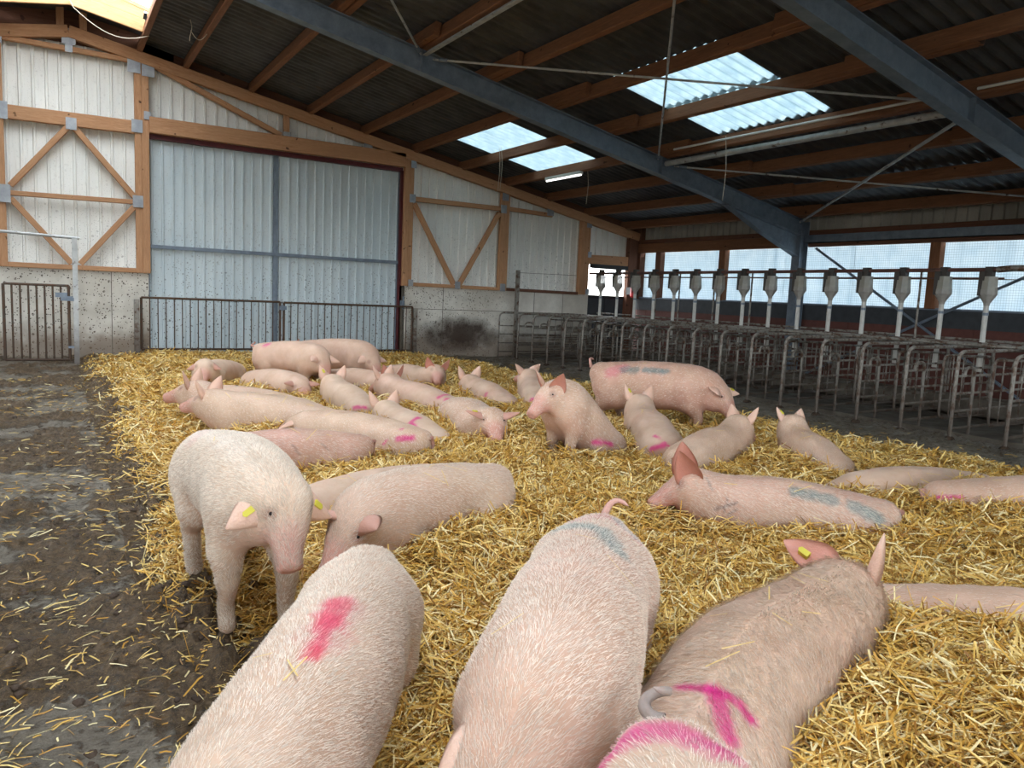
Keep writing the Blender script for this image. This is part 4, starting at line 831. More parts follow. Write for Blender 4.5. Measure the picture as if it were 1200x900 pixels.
    {'name': 'P28', 'pose': 'lie', 'keys': [[3.962, 2.421, 0.5], [3.586, 2.713, 0.579], [3.279, 2.953, 0.58], [3.099, 3.094, 0.6], [2.928, 3.205, 0.42]], 'ground': 0.15, 'scale': 0.851, 'ears': ((-0.25, 0.25, 0.95, -0.8, -0.6, 0.1), (0.05, 0.3, 0.95, -0.8, -0.6, 0.1)), 'tail': 'down', 'h': 0.015, 'earsize': 1.25, 'label': 'pink pig lying in profile with huge upright ears and blue smears along its back', 'pale': 0.25, 'pink': 0.55, 'hairs': 16000, 'darkears': True, 'marks': [{'c': 'blue', 'p': [[3.47, 2.654, 0.542], [3.635, 2.517, 0.513]], 'r': 0.028, 'a': 0.7}, {'c': 'blue', 'p': [[3.714, 2.448, 0.493], [3.805, 2.346, 0.43]], 'r': 0.035, 'a': 0.7}, {'c': 'dark', 'p': [[3.116, 2.885, 0.418], [3.152, 2.845, 0.442], [3.198, 2.803, 0.468]], 'r': 0.007, 'a': 0.8}, {'c': 'dark', 'p': [[3.159, 2.823, 0.402], [3.191, 2.795, 0.433]], 'r': 0.006, 'a': 0.7}, {'c': 'dark', 'p': [[3.121, 2.966, 0.575], [3.115, 2.916, 0.522]], 'r': 0.006, 'a': 0.7}, {'c': 'dark', 'p': [[3.148, 2.842, 0.417], [3.168, 2.847, 0.483]], 'r': 0.005, 'a': 0.7}]},
    {'name': 'P29', 'pose': 'lie', 'keys': [[5.84, 2.86, 0.4], [5.282, 2.996, 0.457], [4.826, 3.107, 0.44], [4.57, 3.168, 0.36], [4.317, 3.229, 0.2]], 'ground': 0.1, 'scale': 1.024, 'ears': ((0.4, 0.85, -0.35), (0.4, 0.85, -0.35)), 'tail': 'down', 'h': 0.02, 'label': 'buried pig showing only a smooth cream back right of the upright eared pig', 'pale': 0.5, 'pink': 0.3},
    {'name': 'P30', 'pose': 'lie', 'keys': [[4.969, 2.669, 0.46], [5.399, 2.298, 0.539], [5.752, 1.995, 0.54], [5.923, 1.786, 0.5], [6.067, 1.61, 0.3]], 'ground': 0.15, 'scale': 1.015, 'ears': ((0.4, 0.85, -0.35), (0.4, 0.85, -0.35)), 'tail': 'down', 'h': 0.018, 'label': 'rounded pig at the right edge with a short pink dash on its rump', 'pale': 0.45, 'pink': 0.45, 'hairs': 7000, 'marks': [{'c': 'pink', 'p': [[4.862, 2.618, 0.378], [4.916, 2.506, 0.399]], 'r': 0.012, 'a': 0.9}]},
    {'name': 'P31', 'pose': 'lie', 'keys': [[2.941, 1.746, 0.42], [3.301, 1.337, 0.477], [3.597, 1.002, 0.46], [3.77, 0.806, 0.44], [3.94, 0.613, 0.3]], 'ground': 0.1, 'scale': 0.972, 'ears': ((0.4, 0.85, -0.35), (0.4, 0.85, -0.35)), 'tail': 'down', 'h': 0.018, 'label': 'cream back of a pig buried in straw beside the large lower right pig', 'pale': 0.45, 'pink': 0.35, 'hairs': 8000},
]
# ---------------------------------------------------------------- feeding stalls
ORD = ['first', 'second', 'third', 'fourth', 'fifth', 'sixth', 'seventh', 'eighth', 'ninth', 'tenth', 'eleventh', 'twelfth', 'thirteenth', 'fourteenth', 'fifteenth', 'sixteenth', 'seventeenth', 'eighteenth', 'nineteenth', 'twentieth']
FX = 9.59; PITCH = .652
def clone(root, loc, label=None):
    r = root.copy(); C.objects.link(r); r.location = loc
    if label: r['label'] = label
    for ch in list(root.children):
        c = ch.copy(); C.objects.link(c); c.parent = r
        for g in ch.children:
            d = g.copy(); C.objects.link(d); d.parent = c
    return r
def make_divider(y):
    t = empty('stall_divider', (FX, y, 0))
    def o(m, n): m.out(n, M_TUBE, t)
    o(MB().tube(bend([(FX, y, -.02), (FX+.02, y, 1.10), (11.75, y, 1.12), (11.75, y, .0)], .14, 5), .024, 8), 'outer_hoop')
    for z in (.79, .57, .35, .13): o(MB().tube([(FX+.01, y, z), (11.74, y, z+.02)], .017, 6), 'bar')
    m = MB().tube(bend([(10.02, y, -.02), (10.02, y, .90), (9.80, y, .90), (9.80, y, .78)], .09, 5), .019, 8); o(m, 'latch_post')
    o(MB().tube(bend([(11.6, y-.03, .97), (10.42, y-.03, .99), (10.42, y-.03, .12), (11.6, y-.03, .12)], .10, 4), .017, 8), 'inner_loop')
    for x in (10.66, 10.92, 11.18, 11.44): o(MB().tube([(x, y-.03, .12), (x, y-.03, .98)], .010, 6), 'rod')
    for x in (FX, 10.02):
        m = MB()
        v = [(x+.07*math.cos(a)*r*(1+.25*math.sin(3*a+x*9)), y+.07*math.sin(a)*r*(1+.2*math.cos(2*a)), z) for r, z in ((1, -.01), (.8, .018), (.35, .035)) for a in np.linspace(0, 2*math.pi, 9)[:-1]]
        m.add(v, [[8*k+i, 8*k+(i+1) % 8, 8*k+8+(i+1) % 8, 8*k+8+i] for k in (0, 1) for i in range(8)]+[list(range(16, 24))])
        m.out('mud_collar', M_MUD, t)
    return t
M_MUD = plain('caked_manure', srgb(70, 54, 40), .8, var=.6)
ysd = [15.55 - .652*k for k in range(18)]
div0 = make_divider(ysd[0])
for k, y in enumerate(ysd):
    lab = ORD[k]+' tubular stall divider counted from the gable wall, mud caked galvanised hoop'
    o = div0 if k == 0 else clone(div0, (FX, y, 0))
    props(o, lab, 'stall divider', 'feeding stall dividers along the aisle')
# short end panel against the wall
m = empty('stall_end_panel', (9.55, 16.2, 0), 'rounded tubular end panel of four dark rungs standing by the concrete wall', 'stall divider')
MB().tube(bend([(9.45, 16.22, 0), (9.45, 16.22, 1.1), (11.4, 16.22, 1.1), (11.4, 16.22, 0)], .14, 5), .02, 8).out('outer_hoop', M_TUBE, m)
for z in (.78, .57, .35, .13): MB().tube([(9.45, 16.22, z), (11.4, 16.22, z)], .014, 6).out('rung', M_TUBE, m)
# front gates of the stalls, seen through the dividers: one per stall
def make_front(y):
    t = empty('stall_barrier', (11.75, y, 0))
    m = MB().tube(bend([(11.76, y+.04, .40), (11.76, y+.04, .95), (11.76, y+.61, .95), (11.76, y+.61, .40)], .06, 3), .014, 6); m.out('gate_hoop', M_TUBE, t)
    for q in (.16, .27, .38, .49): MB().tube([(11.76, y+q, .40), (11.76, y+q, .95)], .008, 6).out('rod', M_TUBE, t)
    return t
f0 = make_front(ysd[1])
for k in range(1, 18):
    o = f0 if k == 1 else clone(f0, (11.75, ysd[k], 0))
    props(o, ORD[k-1]+' small barred stall front counted from the gable wall, above the trough', 'stall front', 'stall fronts above the trough')
# trough, service ledge with feed crumbs
m = MB().box(11.62, 11.66, 4.0, 16.1, 0, .33).box(12.05, 12.09, 4.0, 16.1, 0, .33).box(11.62, 12.09, 4.0, 16.1, .05, .08)
m.out('feed_trough', M_CONC2, base=(11.85, 10, 0), label='long grey concrete feed trough running behind the stalls', cat='trough')
led = empty('service_ledge', (11.0, 10, 1.1), 'long dusty double rail ledge lying across the tops of the stalls', 'ledge')
for x in (10.85, 11.45): MB().tube([(x, 3.6, 1.16), (x, 16.1, 1.12)], .022, 8).out('rail', M_TUBE, led)
yl = np.linspace(3.6, 16.1, 120)
MB().add([(11.02+dx, y, 1.125-(y-3.6)*.003+dz) for y in (3.6, 16.1) for dx, dz in ((0, 0), (.30, 0), (.30, .02), (0, .02))], [(0, 1, 2, 3), (4, 7, 6, 5), (0, 4, 5, 1), (1, 5, 6, 2), (2, 6, 7, 3), (3, 7, 4, 0)]).out('shelf_board', M_CONC2, led)
m = MB()
for i in range(240):
    y = 4+12*random.random(); x = 11.05+.24*random.random(); s = .012+.03*random.random()**2; z = 1.145-(y-3.6)*.003
    m.add([(x-s, y-s, z), (x+s, y-s*.7, z), (x+s*.8, y+s, z), (x-s*.9, y+s, z), (x, y, z+s*1.1)], [(0, 1, 4), (1, 2, 4), (2, 3, 4), (3, 0, 4)])
m.out('feed_crumbs', M_MUD, led, kind='stuff')
MB().box(9.95, 12.1, 3.8, 16.3, -.08, .04).out('stall_plinth', M_CONC2, kind='structure', label='raised concrete strip under the stalls')
m = MB().tube([(12.15, 4.0, .80), (12.15, 15.8, .80)], .02, 8).tube([(12.15, 4.0, 1.18), (12.15, 15.8, 1.18)], .02, 8)
for y in np.arange(4.2, 16, 1.9): m.tube([(12.15, y, 0), (12.15, y, 1.2)], .02, 8)
m.out('rear_rail', M_TUBE, base=(12.15, 10, 0), label='galvanised double pipe rail behind the feed trough', cat='rail')
# ---------------------------------------------------------------- feed line
DX = 11.55
fp = empty('feed_pipe', (DX, 10.5, 2.2), 'long red-brown feed conveyor pipe carried over the row of dispensers', 'pipe')
MB().tube([(DX, 5.7, 2.22), (DX, 15.4, 2.17)], .030, 10).out('upper_pipe', M_RUST, fp)
MB().tube([(DX+.1, 5.7, 2.10), (DX+.1, 15.4, 2.08)], .014, 8).out('lower_rod', M_RUST, fp)
MB().tube(bend([(DX, 5.75, 2.22), (DX-.03, 5.5, 2.24), (DX+.9, 4.3, 2.2)], .1, 5), .045, 10).out('end_elbow', M_TUBE, fp)
def make_feeder(y):
    t = empty('feed_dispenser', (DX, y, 0))
    x = DX; z0 = 1.90
    def ring(z, a, n=8, dx=0, dy=0): return [(x+dx+a*math.cos(2*math.pi*(i+.5)/n), y+dy+a*math.sin(2*math.pi*(i+.5)/n), z) for i in range(n)]
    V = ring(2.12, .105)+ring(1.93, .115)+ring(2.12, .100)+ring(1.93, .110)
    F = [[i, (i+1) % 8, 8+(i+1) % 8, 8+i][::-1] for i in range(8)]+[[16+i, 16+(i+1) % 8, 24+(i+1) % 8, 24+i] for i in range(8)]+[[i, (i+1) % 8, 16+(i+1) % 8, 16+i] for i in range(8)]
    MB().add(V, F).out('hopper', M_HOPPER, t)
    V = ring(1.93, .118)+ring(1.86, .120)+ring(1.74, .045)+ring(1.70, .038)
    MB().add(V, [[8*k+i, 8*k+8+i, 8*k+8+(i+1) % 8, 8*k+(i+1) % 8][::-1] for k in range(3) for i in range(8)]).out('cone', M_CONE, t)
    MB().box(x-.10, x+.0, y+.02, y+.10, 1.84, 2.19).box(x-.05, x+.05, y-.05, y+.05, 2.12, 2.26).out('bracket', M_HOPDARK, t)
    MB().tube([(x, y, 1.72), (x-.0, y, .98)], .036, 10).out('drop_tube', M_WHITEPIPE, t)
    MB().tube([(x, y, .98), (x, y, .74)], .045, 10).out('tube_end', M_PVC, t)
    MB().tube([(x, y, 1.56), (x, y, 1.60)], .041, 10).out('clamp', M_STEEL, t)
    return t
FY = [14.92 - .648*k for k in range(15)]
fd0 = make_feeder(FY[0])
for k, y in enumerate(FY):
    o = fd0 if k == 0 else clone(fd0, (DX, y, 0))
    extra = {0: 'in front of the open half door', 14: 'below the pipe end elbow'}.get(k, 'hanging under the brown pipe')
    props(o, ORD[k]+' feed dispenser counted from the gable wall, '+extra, 'feeder', 'feed dispensers with drop tubes')
for k, y in enumerate((12.35, 10.98+.35, 10.35, 6.25+.0+1.0-.28, 13.1)):
    MB().tube([(DX+.15, y-.02, 0), (DX+.15, y-.02, 2.2)], .017, 8).out('support_pole', M_TUBE, base=(DX+.15, y, 0), label=['slim grey support pole between the fifth and fourth dispensers from the gable wall', 'slim grey support pole left of the seventh dispenser from the gable wall', 'slim grey support pole right of the seventh dispenser from the gable wall', 'slim grey support pole between the second and third dispensers from the right', 'slim grey support pole beside the red extinguisher'][k], cat='pole', group='feed line support poles')
# upright post and horizontal wire left of the stalls
MB().box(9.78, 9.86, 16.0, 16.08, .0, 2.16).out('wire_post', M_TUBE, base=(9.82, 16.04, 0), label='dark upright post before the concrete wall at the start of the stalls', cat='post')
MB().tube([(9.86, 16.04, 2.1), (11.6, 16.04, 2.12)], .006, 5).out('fence_wire', M_TUBE, base=(9.86, 16.04, 2.1), label='thin wire running from the upright post to the feed pipe', cat='wire')
# fire extinguisher on the corner post
ex = empty('fire_extinguisher', (13.5, 16.0, 1.6), 'red fire extinguisher hanging in the far corner behind the dispensers', 'extinguisher')
MB().tube([(13.5, 16.0, 1.62), (13.5, 16.0, 1.66), (13.5, 16.0, 1.98), (13.5, 16.0, 2.04), (13.5, 16.0, 2.07)], [.06, .085, .085, .05, .03], 14).out('cylinder_body', M_RED, ex)
m = MB().tube([(13.5, 16.0, 2.05), (13.5, 16.0, 2.12)], .022, 8).box(13.42, 13.58, 15.98, 16.02, 2.11, 2.14); m.out('valve', M_BLACK, ex)
MB().tube(bend([(13.5, 15.97, 2.1), (13.38, 15.92, 2.08), (13.39, 15.93, 1.75)], .06, 4), .012, 6).out('hose', M_BLACK, ex)
MB().box(13.57, 13.60, 15.90, 16.40, 1.7, 1.9).out('wall_bracket', M_BLACK, ex)
# ---------------------------------------------------------------- gates
def gate(name, x0, x1, y, z0, z1, n, label, rbar=.010):
    t = empty(name, (x0, y, z0), label, 'gate', 'barred gates in front of the big door' if y > 16 else None)
    MB().tube([(x0, y, z1), (x1, y, z1)], .022, 8).out('top_rail', M_DIRTYTUBE, t); MB().tube([(x0, y, z0), (x1, y, z0)], .022, 8).out('bottom_rail', M_DIRTYTUBE, t)
    for x in (x0, x1): MB().tube([(x, y, z0), (x, y, z1)], .024, 8).out('stile', M_DIRTYTUBE, t)
    b = MB().tube([(0, 0, z0), (0, 0, z1)], rbar, 6).out('bar', M_DIRTYTUBE, None); C.objects.unlink(b)
    for i in range(1, n):
        o = b.copy(); C.objects.link(o); o.parent = t; o.location = (x0+(x1-x0)*i/n-x0, 0, -z0)
    bpy.data.objects.remove(b)
    return t
g1 = gate('barred_gate', 1.44, 4.08, 16.21, .18, 1.18, 18, 'long barred steel gate across the left half of the sliding door')
g2 = gate('barred_gate', 4.16, 7.10, 16.21, .16, 1.17, 20, 'long barred steel gate across the right half of the sliding door')
MB().box(4.10, 4.14, 16.15, 16.19, 1.0, 1.12).box(4.05, 4.2, 16.13, 16.15, 1.02, 1.10).out('latch', M_STEEL, g2)
for x, lab in ((1.36, 'left'), (7.17, 'right')):
    MB().box(x-.045, x+.045, 16.16, 16.25, 0, 1.14).out('gate_post', M_TUBE, base=(x, 16.2, 0), label='square steel post carrying the %s end of the long door gates' % lab, cat='post')
g3 = gate('barred_gate', -.72, .22, 15.2, .08, 1.36, 8, 'small barred walkway gate at the far left before the concrete wall', .016)
m = MB().box(.02, .2, 15.14, 15.18, 1.16, 1.24).box(.1, .3, 15.15, 15.17, 1.10, 1.16); m.out('latch_plate', M_STEEL, g3)
for z in (.30, 1.16): MB().box(.2, .30, 15.17, 15.22, z-.02, z+.02).out('hinge', M_STEEL, g3)
gf = empty('gate_portal', (.32, 15.2, 0), 'tall galvanised gate post with a long top tube reaching off the left edge', 'post')
MB().box(.285, .365, 15.16, 15.24, -.02, 2.17).out('upright', M_PALETUBE, gf); MB().tube([(-2.6, 15.2, 2.27), (.40, 15.2, 2.18)], .026, 8).out('top_tube', M_PALETUBE, gf)
MB().box(-2.65, -2.57, 15.16, 15.24, -.02, 2.25).out('upright', M_PALETUBE, gf)
MB().tube([(-.95, 15.2, .12), (-.95, 15.2, 1.4)], .03, 8).out('gate_post', M_TUBE, base=(-.95, 15.2, 0), label='muddy round post at the far left edge carrying the small gate', cat='post')
# floor level kerb strip of the walkway and a few manure lumps
m = MB()
for i in range(2300):
    gut = i % 3 == 0
    x = (.36+.5*random.random()**1.3) if gut else (-1.7+2.0*random.random()); y = 1.0+(7*random.random()**1.6 if gut else 9*random.random()**1.7); s = .004+.022*random.random()**4
    z = float(floor_h(np.array([x]), np.array([y]))[0][0]); v = []
    for r, h in ((1, 0), (.85, .5), (.4, .85)):
        for a in np.linspace(0, 2*math.pi, 8)[:-1]: v.append((x+s*r*math.cos(a)*(1+.3*math.sin(3*a+i)), y+s*1.3*r*math.sin(a), z-.004+h*s*.7))
    m.add(v, [[7*k+j, 7*k+(j+1) % 7, 7*k+7+(j+1) % 7, 7*k+7+j] for k in (0, 1) for j in range(7)]+[list(range(14, 21))])
m.out('manure_lumps', M_MUD, base=(0, 4, 0), kind='stuff', label='small brown manure lumps scattered on the walkway', cat='manure')

# ---------------------------------------------------------------- pigs
BASE = np.array((.61, .42, .315)); PALE = np.array((.69, .545, .415)); PINK = np.array((.62, .36, .295))
def dseg(P, A, B):
    d = B-A; t = np.clip(((P-A)@d)/(d@d+1e-9), 0, 1); q = P-A-t[:, None]*d; return np.sqrt((q*q).sum(1))
pig_frames = []
def make_pig(sp):
    v, F, kind, fr, ears = build_pig(sp, sp['h'])
    n = normals(v, F); R = np.random.default_rng(abs(hash(sp['name'])) % 1000 if False else sum(map(ord, sp['name'])))
    # shade of the skin: cream back, pinker flanks, muddy feet
    col = BASE*(1-sp.get('pale', .5)) + PALE*sp.get('pale', .5); col = np.tile(col, (len(v), 1))
    pk = sp.get('pink', .25)
    nz = fbm(v[:, 0]*4+v[:, 2]*3, v[:, 1]*4+v[:, 2]*2, 5, 3)
    w = np.clip(pk*(.5+1.4*(nz-.3)) + .35*sstep(.1, -.7, n[:, 2]), 0, 1)[:, None]; col = col*(1-w)+PINK*w
    dirt = np.clip(sstep(.42, .08, v[:, 2]-sp['ground'])*(.45 if sp['pose'] != 'lie' else .3)*(.6+nz), 0, .8)[:, None]; col = col*(1-dirt)+np.array((.22, .15, .10))*dirt
    if sp.get('grime'):
        g = (sp['grime']*sstep(.42, .62, fbm(v[:, 0]*6, v[:, 1]*6+v[:, 2]*5, 8, 4)))[:, None]; col = col*(1-g)+np.array((.36, .27, .18))*g
    if not sp.get('hairs'): col = col*.82+np.array((.80, .68, .55))*.18
    # face and snout pinker, eye surround darker
    C_ = fr['C']; sn = dseg(v, C_[-3], C_[-1]); w = (sstep(.13, .05, sn)*.7)[:, None]; col = col*(1-w)+np.array((.62, .30, .26))*w
    for sd in (1, -1):
        e = eye_pos(fr, sd); de = np.sqrt(((v-e)**2).sum(1)); w = (sstep(.045, .012, de)*.65)[:, None]; col = col*(1-w)+np.array((.30, .16, .13))*w
    ti = fr['C'][-1]; 
    ear = kind == 2; col[ear] = np.array((.66, .33, .27))*(.8+.4*nz[ear, None]); ear = kind == 1; col[ear] = np.array((.74, .50, .40))
    if sp.get('darkears'): col[kind == 2] = np.array((.46, .21, .16)); col[kind == 1] = np.array((.55, .31, .25))
    tl = kind == 3; col[tl] = np.array((.55, .33, .28)) if not sp.get('greytail') else np.array((.34, .29, .27))
    for st in sp.get('marks', []):
        c = np.array({'pink': (.66, .03, .25), 'red': (.74, .02, .09), 'blue': (.045, .19, .22), 'rose': (.62, .15, .22), 'dark': (.16, .12, .12)}[st['c']])
        pts = np.array(st['p'], float); d = np.full(len(v), 9.)
        for A, B in zip(pts[:-1], pts[1:]): d = np.minimum(d, dseg(v, A, B))
        nn = fbm(v[:, 0]*38, v[:, 1]*38+v[:, 2]*30, 31, 3)
        w = np.clip(sstep(st['r']*1.7, st['r']*.35, d + (nn-.5)*st['r']*1.7)*st.get('a', .9)*(.65+.7*nn), 0, 1)
        w[(n[:, 2] < -.35)] = 0; col = col*(1-w[:, None])+c*w[:, None]
    base = (fr['C'][3][0], fr['C'][3][1], sp['ground'])
    o = put('pig', v, F, M_SKIN, base=base, smooth=True, label=sp['label'], cat='pig', group='pigs on the straw bedding')
    color_attr(o.data, col)
    # eyes
    for sd in (1, -1):
        if sp['h'] > .019: break
        e = eye_pos(fr, sd); r = .009*fr['k']; nseg = 8; V = []
        for i in range(1, 5):
            for j in range(nseg): a = math.pi*i/5; b = 2*math.pi*j/nseg; V.append(e+r*np.array((math.sin(a)*math.cos(b), math.sin(a)*math.sin(b), math.cos(a))))
        FF = [[nseg*i+j, nseg*i+(j+1) % nseg, nseg*i+nseg+(j+1) % nseg, nseg*i+nseg+j] for i in range(3) for j in range(nseg)]+[list(range(nseg))[::-1], [3*nseg+j for j in range(nseg)]]
        put('eye', V, FF, M_EYE, o, smooth=True)
    # ear tags
    for which in sp.get('tags', ()):
        r0, d, fc = ears[which]; s = np.cross(d, fc); Lk = .215*fr['k']*sp.get('earsize', 1.)
        c = r0+d*Lk*.40+fc*.0; m = MB(); tw, th = .013, .021
        V = [c+s*a*tw+d*b*th+fc*q for q in (-.020, .016) for a, b in ((-1, -1), (1, -1), (.9, .9), (0, 1.25), (-.9, .9))]
        m.add(V, [[0, 1, 2, 3, 4][::-1], [5, 6, 7, 8, 9]]+[[i, (i+1) % 5, 5+(i+1) % 5, 5+i] for i in range(5)]); m.out('ear_tag', M_TAG, o)
    # bristles of the nearer animals
    nh = sp.get('hairs', 0)
    if nh:
        body = kind < 1; ok = body[F].all(1) & (n[F].mean(1)[:, 2] > R.uniform(-.8, 0, len(F))); Fb = F[ok]
        A = np.linalg.norm(np.cross(v[Fb[:, 2]]-v[Fb[:, 0]], v[Fb[:, 3]]-v[Fb[:, 1]]), axis=1); pr = A/A.sum()
        fi = R.choice(len(Fb), nh, p=pr); a, b = R.random(nh), R.random(nh); q = Fb[fi]
        wts = np.stack([(1-a)*(1-b), a*(1-b), a*b, (1-a)*b], 1)[:, :, None]; P = (v[q]*wts).sum(1); N = (n[q]*wts).sum(1); CC = (col[q]*wts).sum(1)
        i = np.argmin(((P[:, None, :]-fr['C'][None])**2).sum(2), 1); T = -fr['T'][i]; S = fr['S'][i]
        side = np.sign(((P-fr['C'][i])*S).sum(1))[:, None]
        D = T + np.array((0, 0, -.45)) + S*side*(.25 if not sp.get('hairlen') else .6) + R.normal(0, .16, (nh, 3)); 
        D[:] += .5*(fbm(P[:, 0]*7, P[:, 1]*7, 2, 2)-.5)[:, None]*S
        D -= N*((D*N).sum(1)[:, None]); D /= np.linalg.norm(D, axis=1)[:, None]; D = D*.95+N*R.uniform(.05, .30+sp.get('tilt', 0), (nh, 1))
        L = R.uniform(.018, .040, (nh, 1))*sp.get('hairlen', 1); Wd = np.cross(D, N); Wd /= np.linalg.norm(Wd, axis=1)[:, None]+1e-6; wd = R.uniform(.00028, .0006, (nh, 1))*(1+.25*np.linalg.norm(P, axis=1)[:, None]-.25)
        mid = P+D*L*.55+N*.001; tip = P+D*L-N*L*.10
        V = np.stack([P-Wd*wd, P+Wd*wd, mid+Wd*wd*.8, tip, mid-Wd*wd*.8], 1).reshape(-1, 3); k = np.arange(nh)*5
        FQ = np.stack([k, k+1, k+2, k+4], 1); FT = np.stack([k+4, k+2, k+3, k+3], 1)
        hw = np.array((.80, .72, .61)); lum = CC.mean(1, keepdims=True); sat = np.clip((CC.max(1)-CC.min(1)-.38)*4, 0, 1)[:, None]
        hc = (CC*.45+hw*.55)*(1-sat)+CC*1.05*sat; hc = np.clip(hc*R.uniform(.7, 1.15, (nh, 1)), 0, .93)
        me_v = V; h = put('bristles', me_v, FQ, M_BRISTLE, o, kind='stuff'); color_attr(h.data, np.repeat(hc, 5, 0))
    pig_frames.append((sp, fr)); return o
for sp in PIGS: make_pig(sp)

# ---------------------------------------------------------------- straw
# how far every point of the pen is from a lying pig: straw is pushed up against their flanks
gxs = np.arange(.0, 8.7, .03); gys = np.arange(.0, 16.6, .03); PXg, PYg = np.meshgrid(gxs, gys, indexing='ij'); rel = np.full(PXg.shape, 9.)
for sp, fr in pig_frames:
    if sp['pose'] == 'stand': continue
    for c, a, b, u in list(zip(fr['C'], fr['a'], fr['b'], fr['us'])):
        i0, i1 = np.searchsorted(gxs, (c[0]-.8, c[0]+.8)); j0, j1 = np.searchsorted(gys, (c[1]-.8, c[1]+.8))
        if i1 <= i0 or j1 <= j0: continue
        d = np.hypot(PXg[i0:i1, j0:j1]-c[0], PYg[i0:i1, j0:j1]-c[1])-a*(.95 if u < 2.6 else .7)
        rel[i0:i1, j0:j1] = np.minimum(rel[i0:i1, j0:j1], d)
def grid_at(G, x, y):
    fx = np.clip(x/.03, 0, len(gxs)-1.001); fy = np.clip(y/.03, 0, len(gys)-1.001); i = fx.astype(int); j = fy.astype(int); a = fx-i; b = fy-j
    return (G[i, j]*(1-b)+G[i, j+1]*b)*(1-a)+(G[i+1, j]*(1-b)+G[i+1, j+1]*b)*a
BUMPS = [(2.35, .82, .20, .40), (3.0, 1.0, .05, .5), (2.9, 3.0, -.03, .4), (1.6, 3.1, .04, .5), (5.9, 6.5, -.10, .8), (.75, 3.5, -.05, .5), (4.3, 4.8, -.08, .45), (4.35, 4.3, -.05, .35), (.9, 2.9, -.06, .5)]
def bed_raw(x, y):
    h = .285*sstep(.38, 1.75, x)*(1-sstep(6.6, 7.8, x+.25*fbm(x*.8, y*.8, 40)-.1))
    h = h*(1-.65*sstep(13.5, 16.0, y)) * (1-.25*sstep(8, 11, y))
    inner = sstep(.5, 1.4, x)*(1-sstep(6.8, 7.9, x))
    h = h*(1-.14*sstep(3.3, 4.8, y)) + .16*(fbm(x*1.1, y*1.1, 50, 3)-.45)*inner + .08*(fbm(x*4.2, y*4.2, 60, 3)-.45)*sstep(.5, .9, x)
    for cx, cy_, a, r in BUMPS: h = h + a*np.exp(-((x-cx)**2+(y-cy_)**2)/(r*r))
    h = h + .05*np.exp(-((rel-.08)/.12)**2)*inner*(1-.7*sstep(3.5, 5, y))
    edge = .42+.26*(fbm(y*1.3, y*0+3.3, 70, 3)-.3) + .30*sstep(2.9, 1.9, y)
    m = sstep(edge-.06, edge+.25, x)*(1-sstep(6.95, 7.75, x+.6*(fbm(x*1.5, y*1.5, 80, 3)-.45)))
    return h*m - .06*(1-m), m
BH, BM = bed_raw(PXg, PYg)
def bed_h(x, y): return grid_at(BH, x, y), grid_at(BM, x, y)*(x > .05)
xs = np.arange(.30, 8.6, .045); ys = 17*(np.linspace(.02, .968, 330)**1.35)
GX, GY = np.meshgrid(xs, ys, indexing='ij'); H, Mk = bed_h(GX, GY)
nx, ny = GX.shape; idx = np.arange(nx*ny).reshape(nx, ny); F = np.stack([idx[:-1, :-1], idx[1:, :-1], idx[1:, 1:], idx[:-1, 1:]], -1).reshape(-1, 4)
fz, _ = floor_h(GX, GY); H2 = np.where(Mk < .02, -.1, np.maximum(H, fz-.03)-.015)
bed = put('straw_bedding', np.stack([GX, GY, H2], -1).reshape(-1, 3), F, M_STRAWBASE, base=(3.5, 7, 0), smooth=True, kind='stuff', label='deep golden straw bedding spread across the pen floor', cat='straw')
float_attr(bed.data, (1-Mk).ravel()*.9, 'mud')
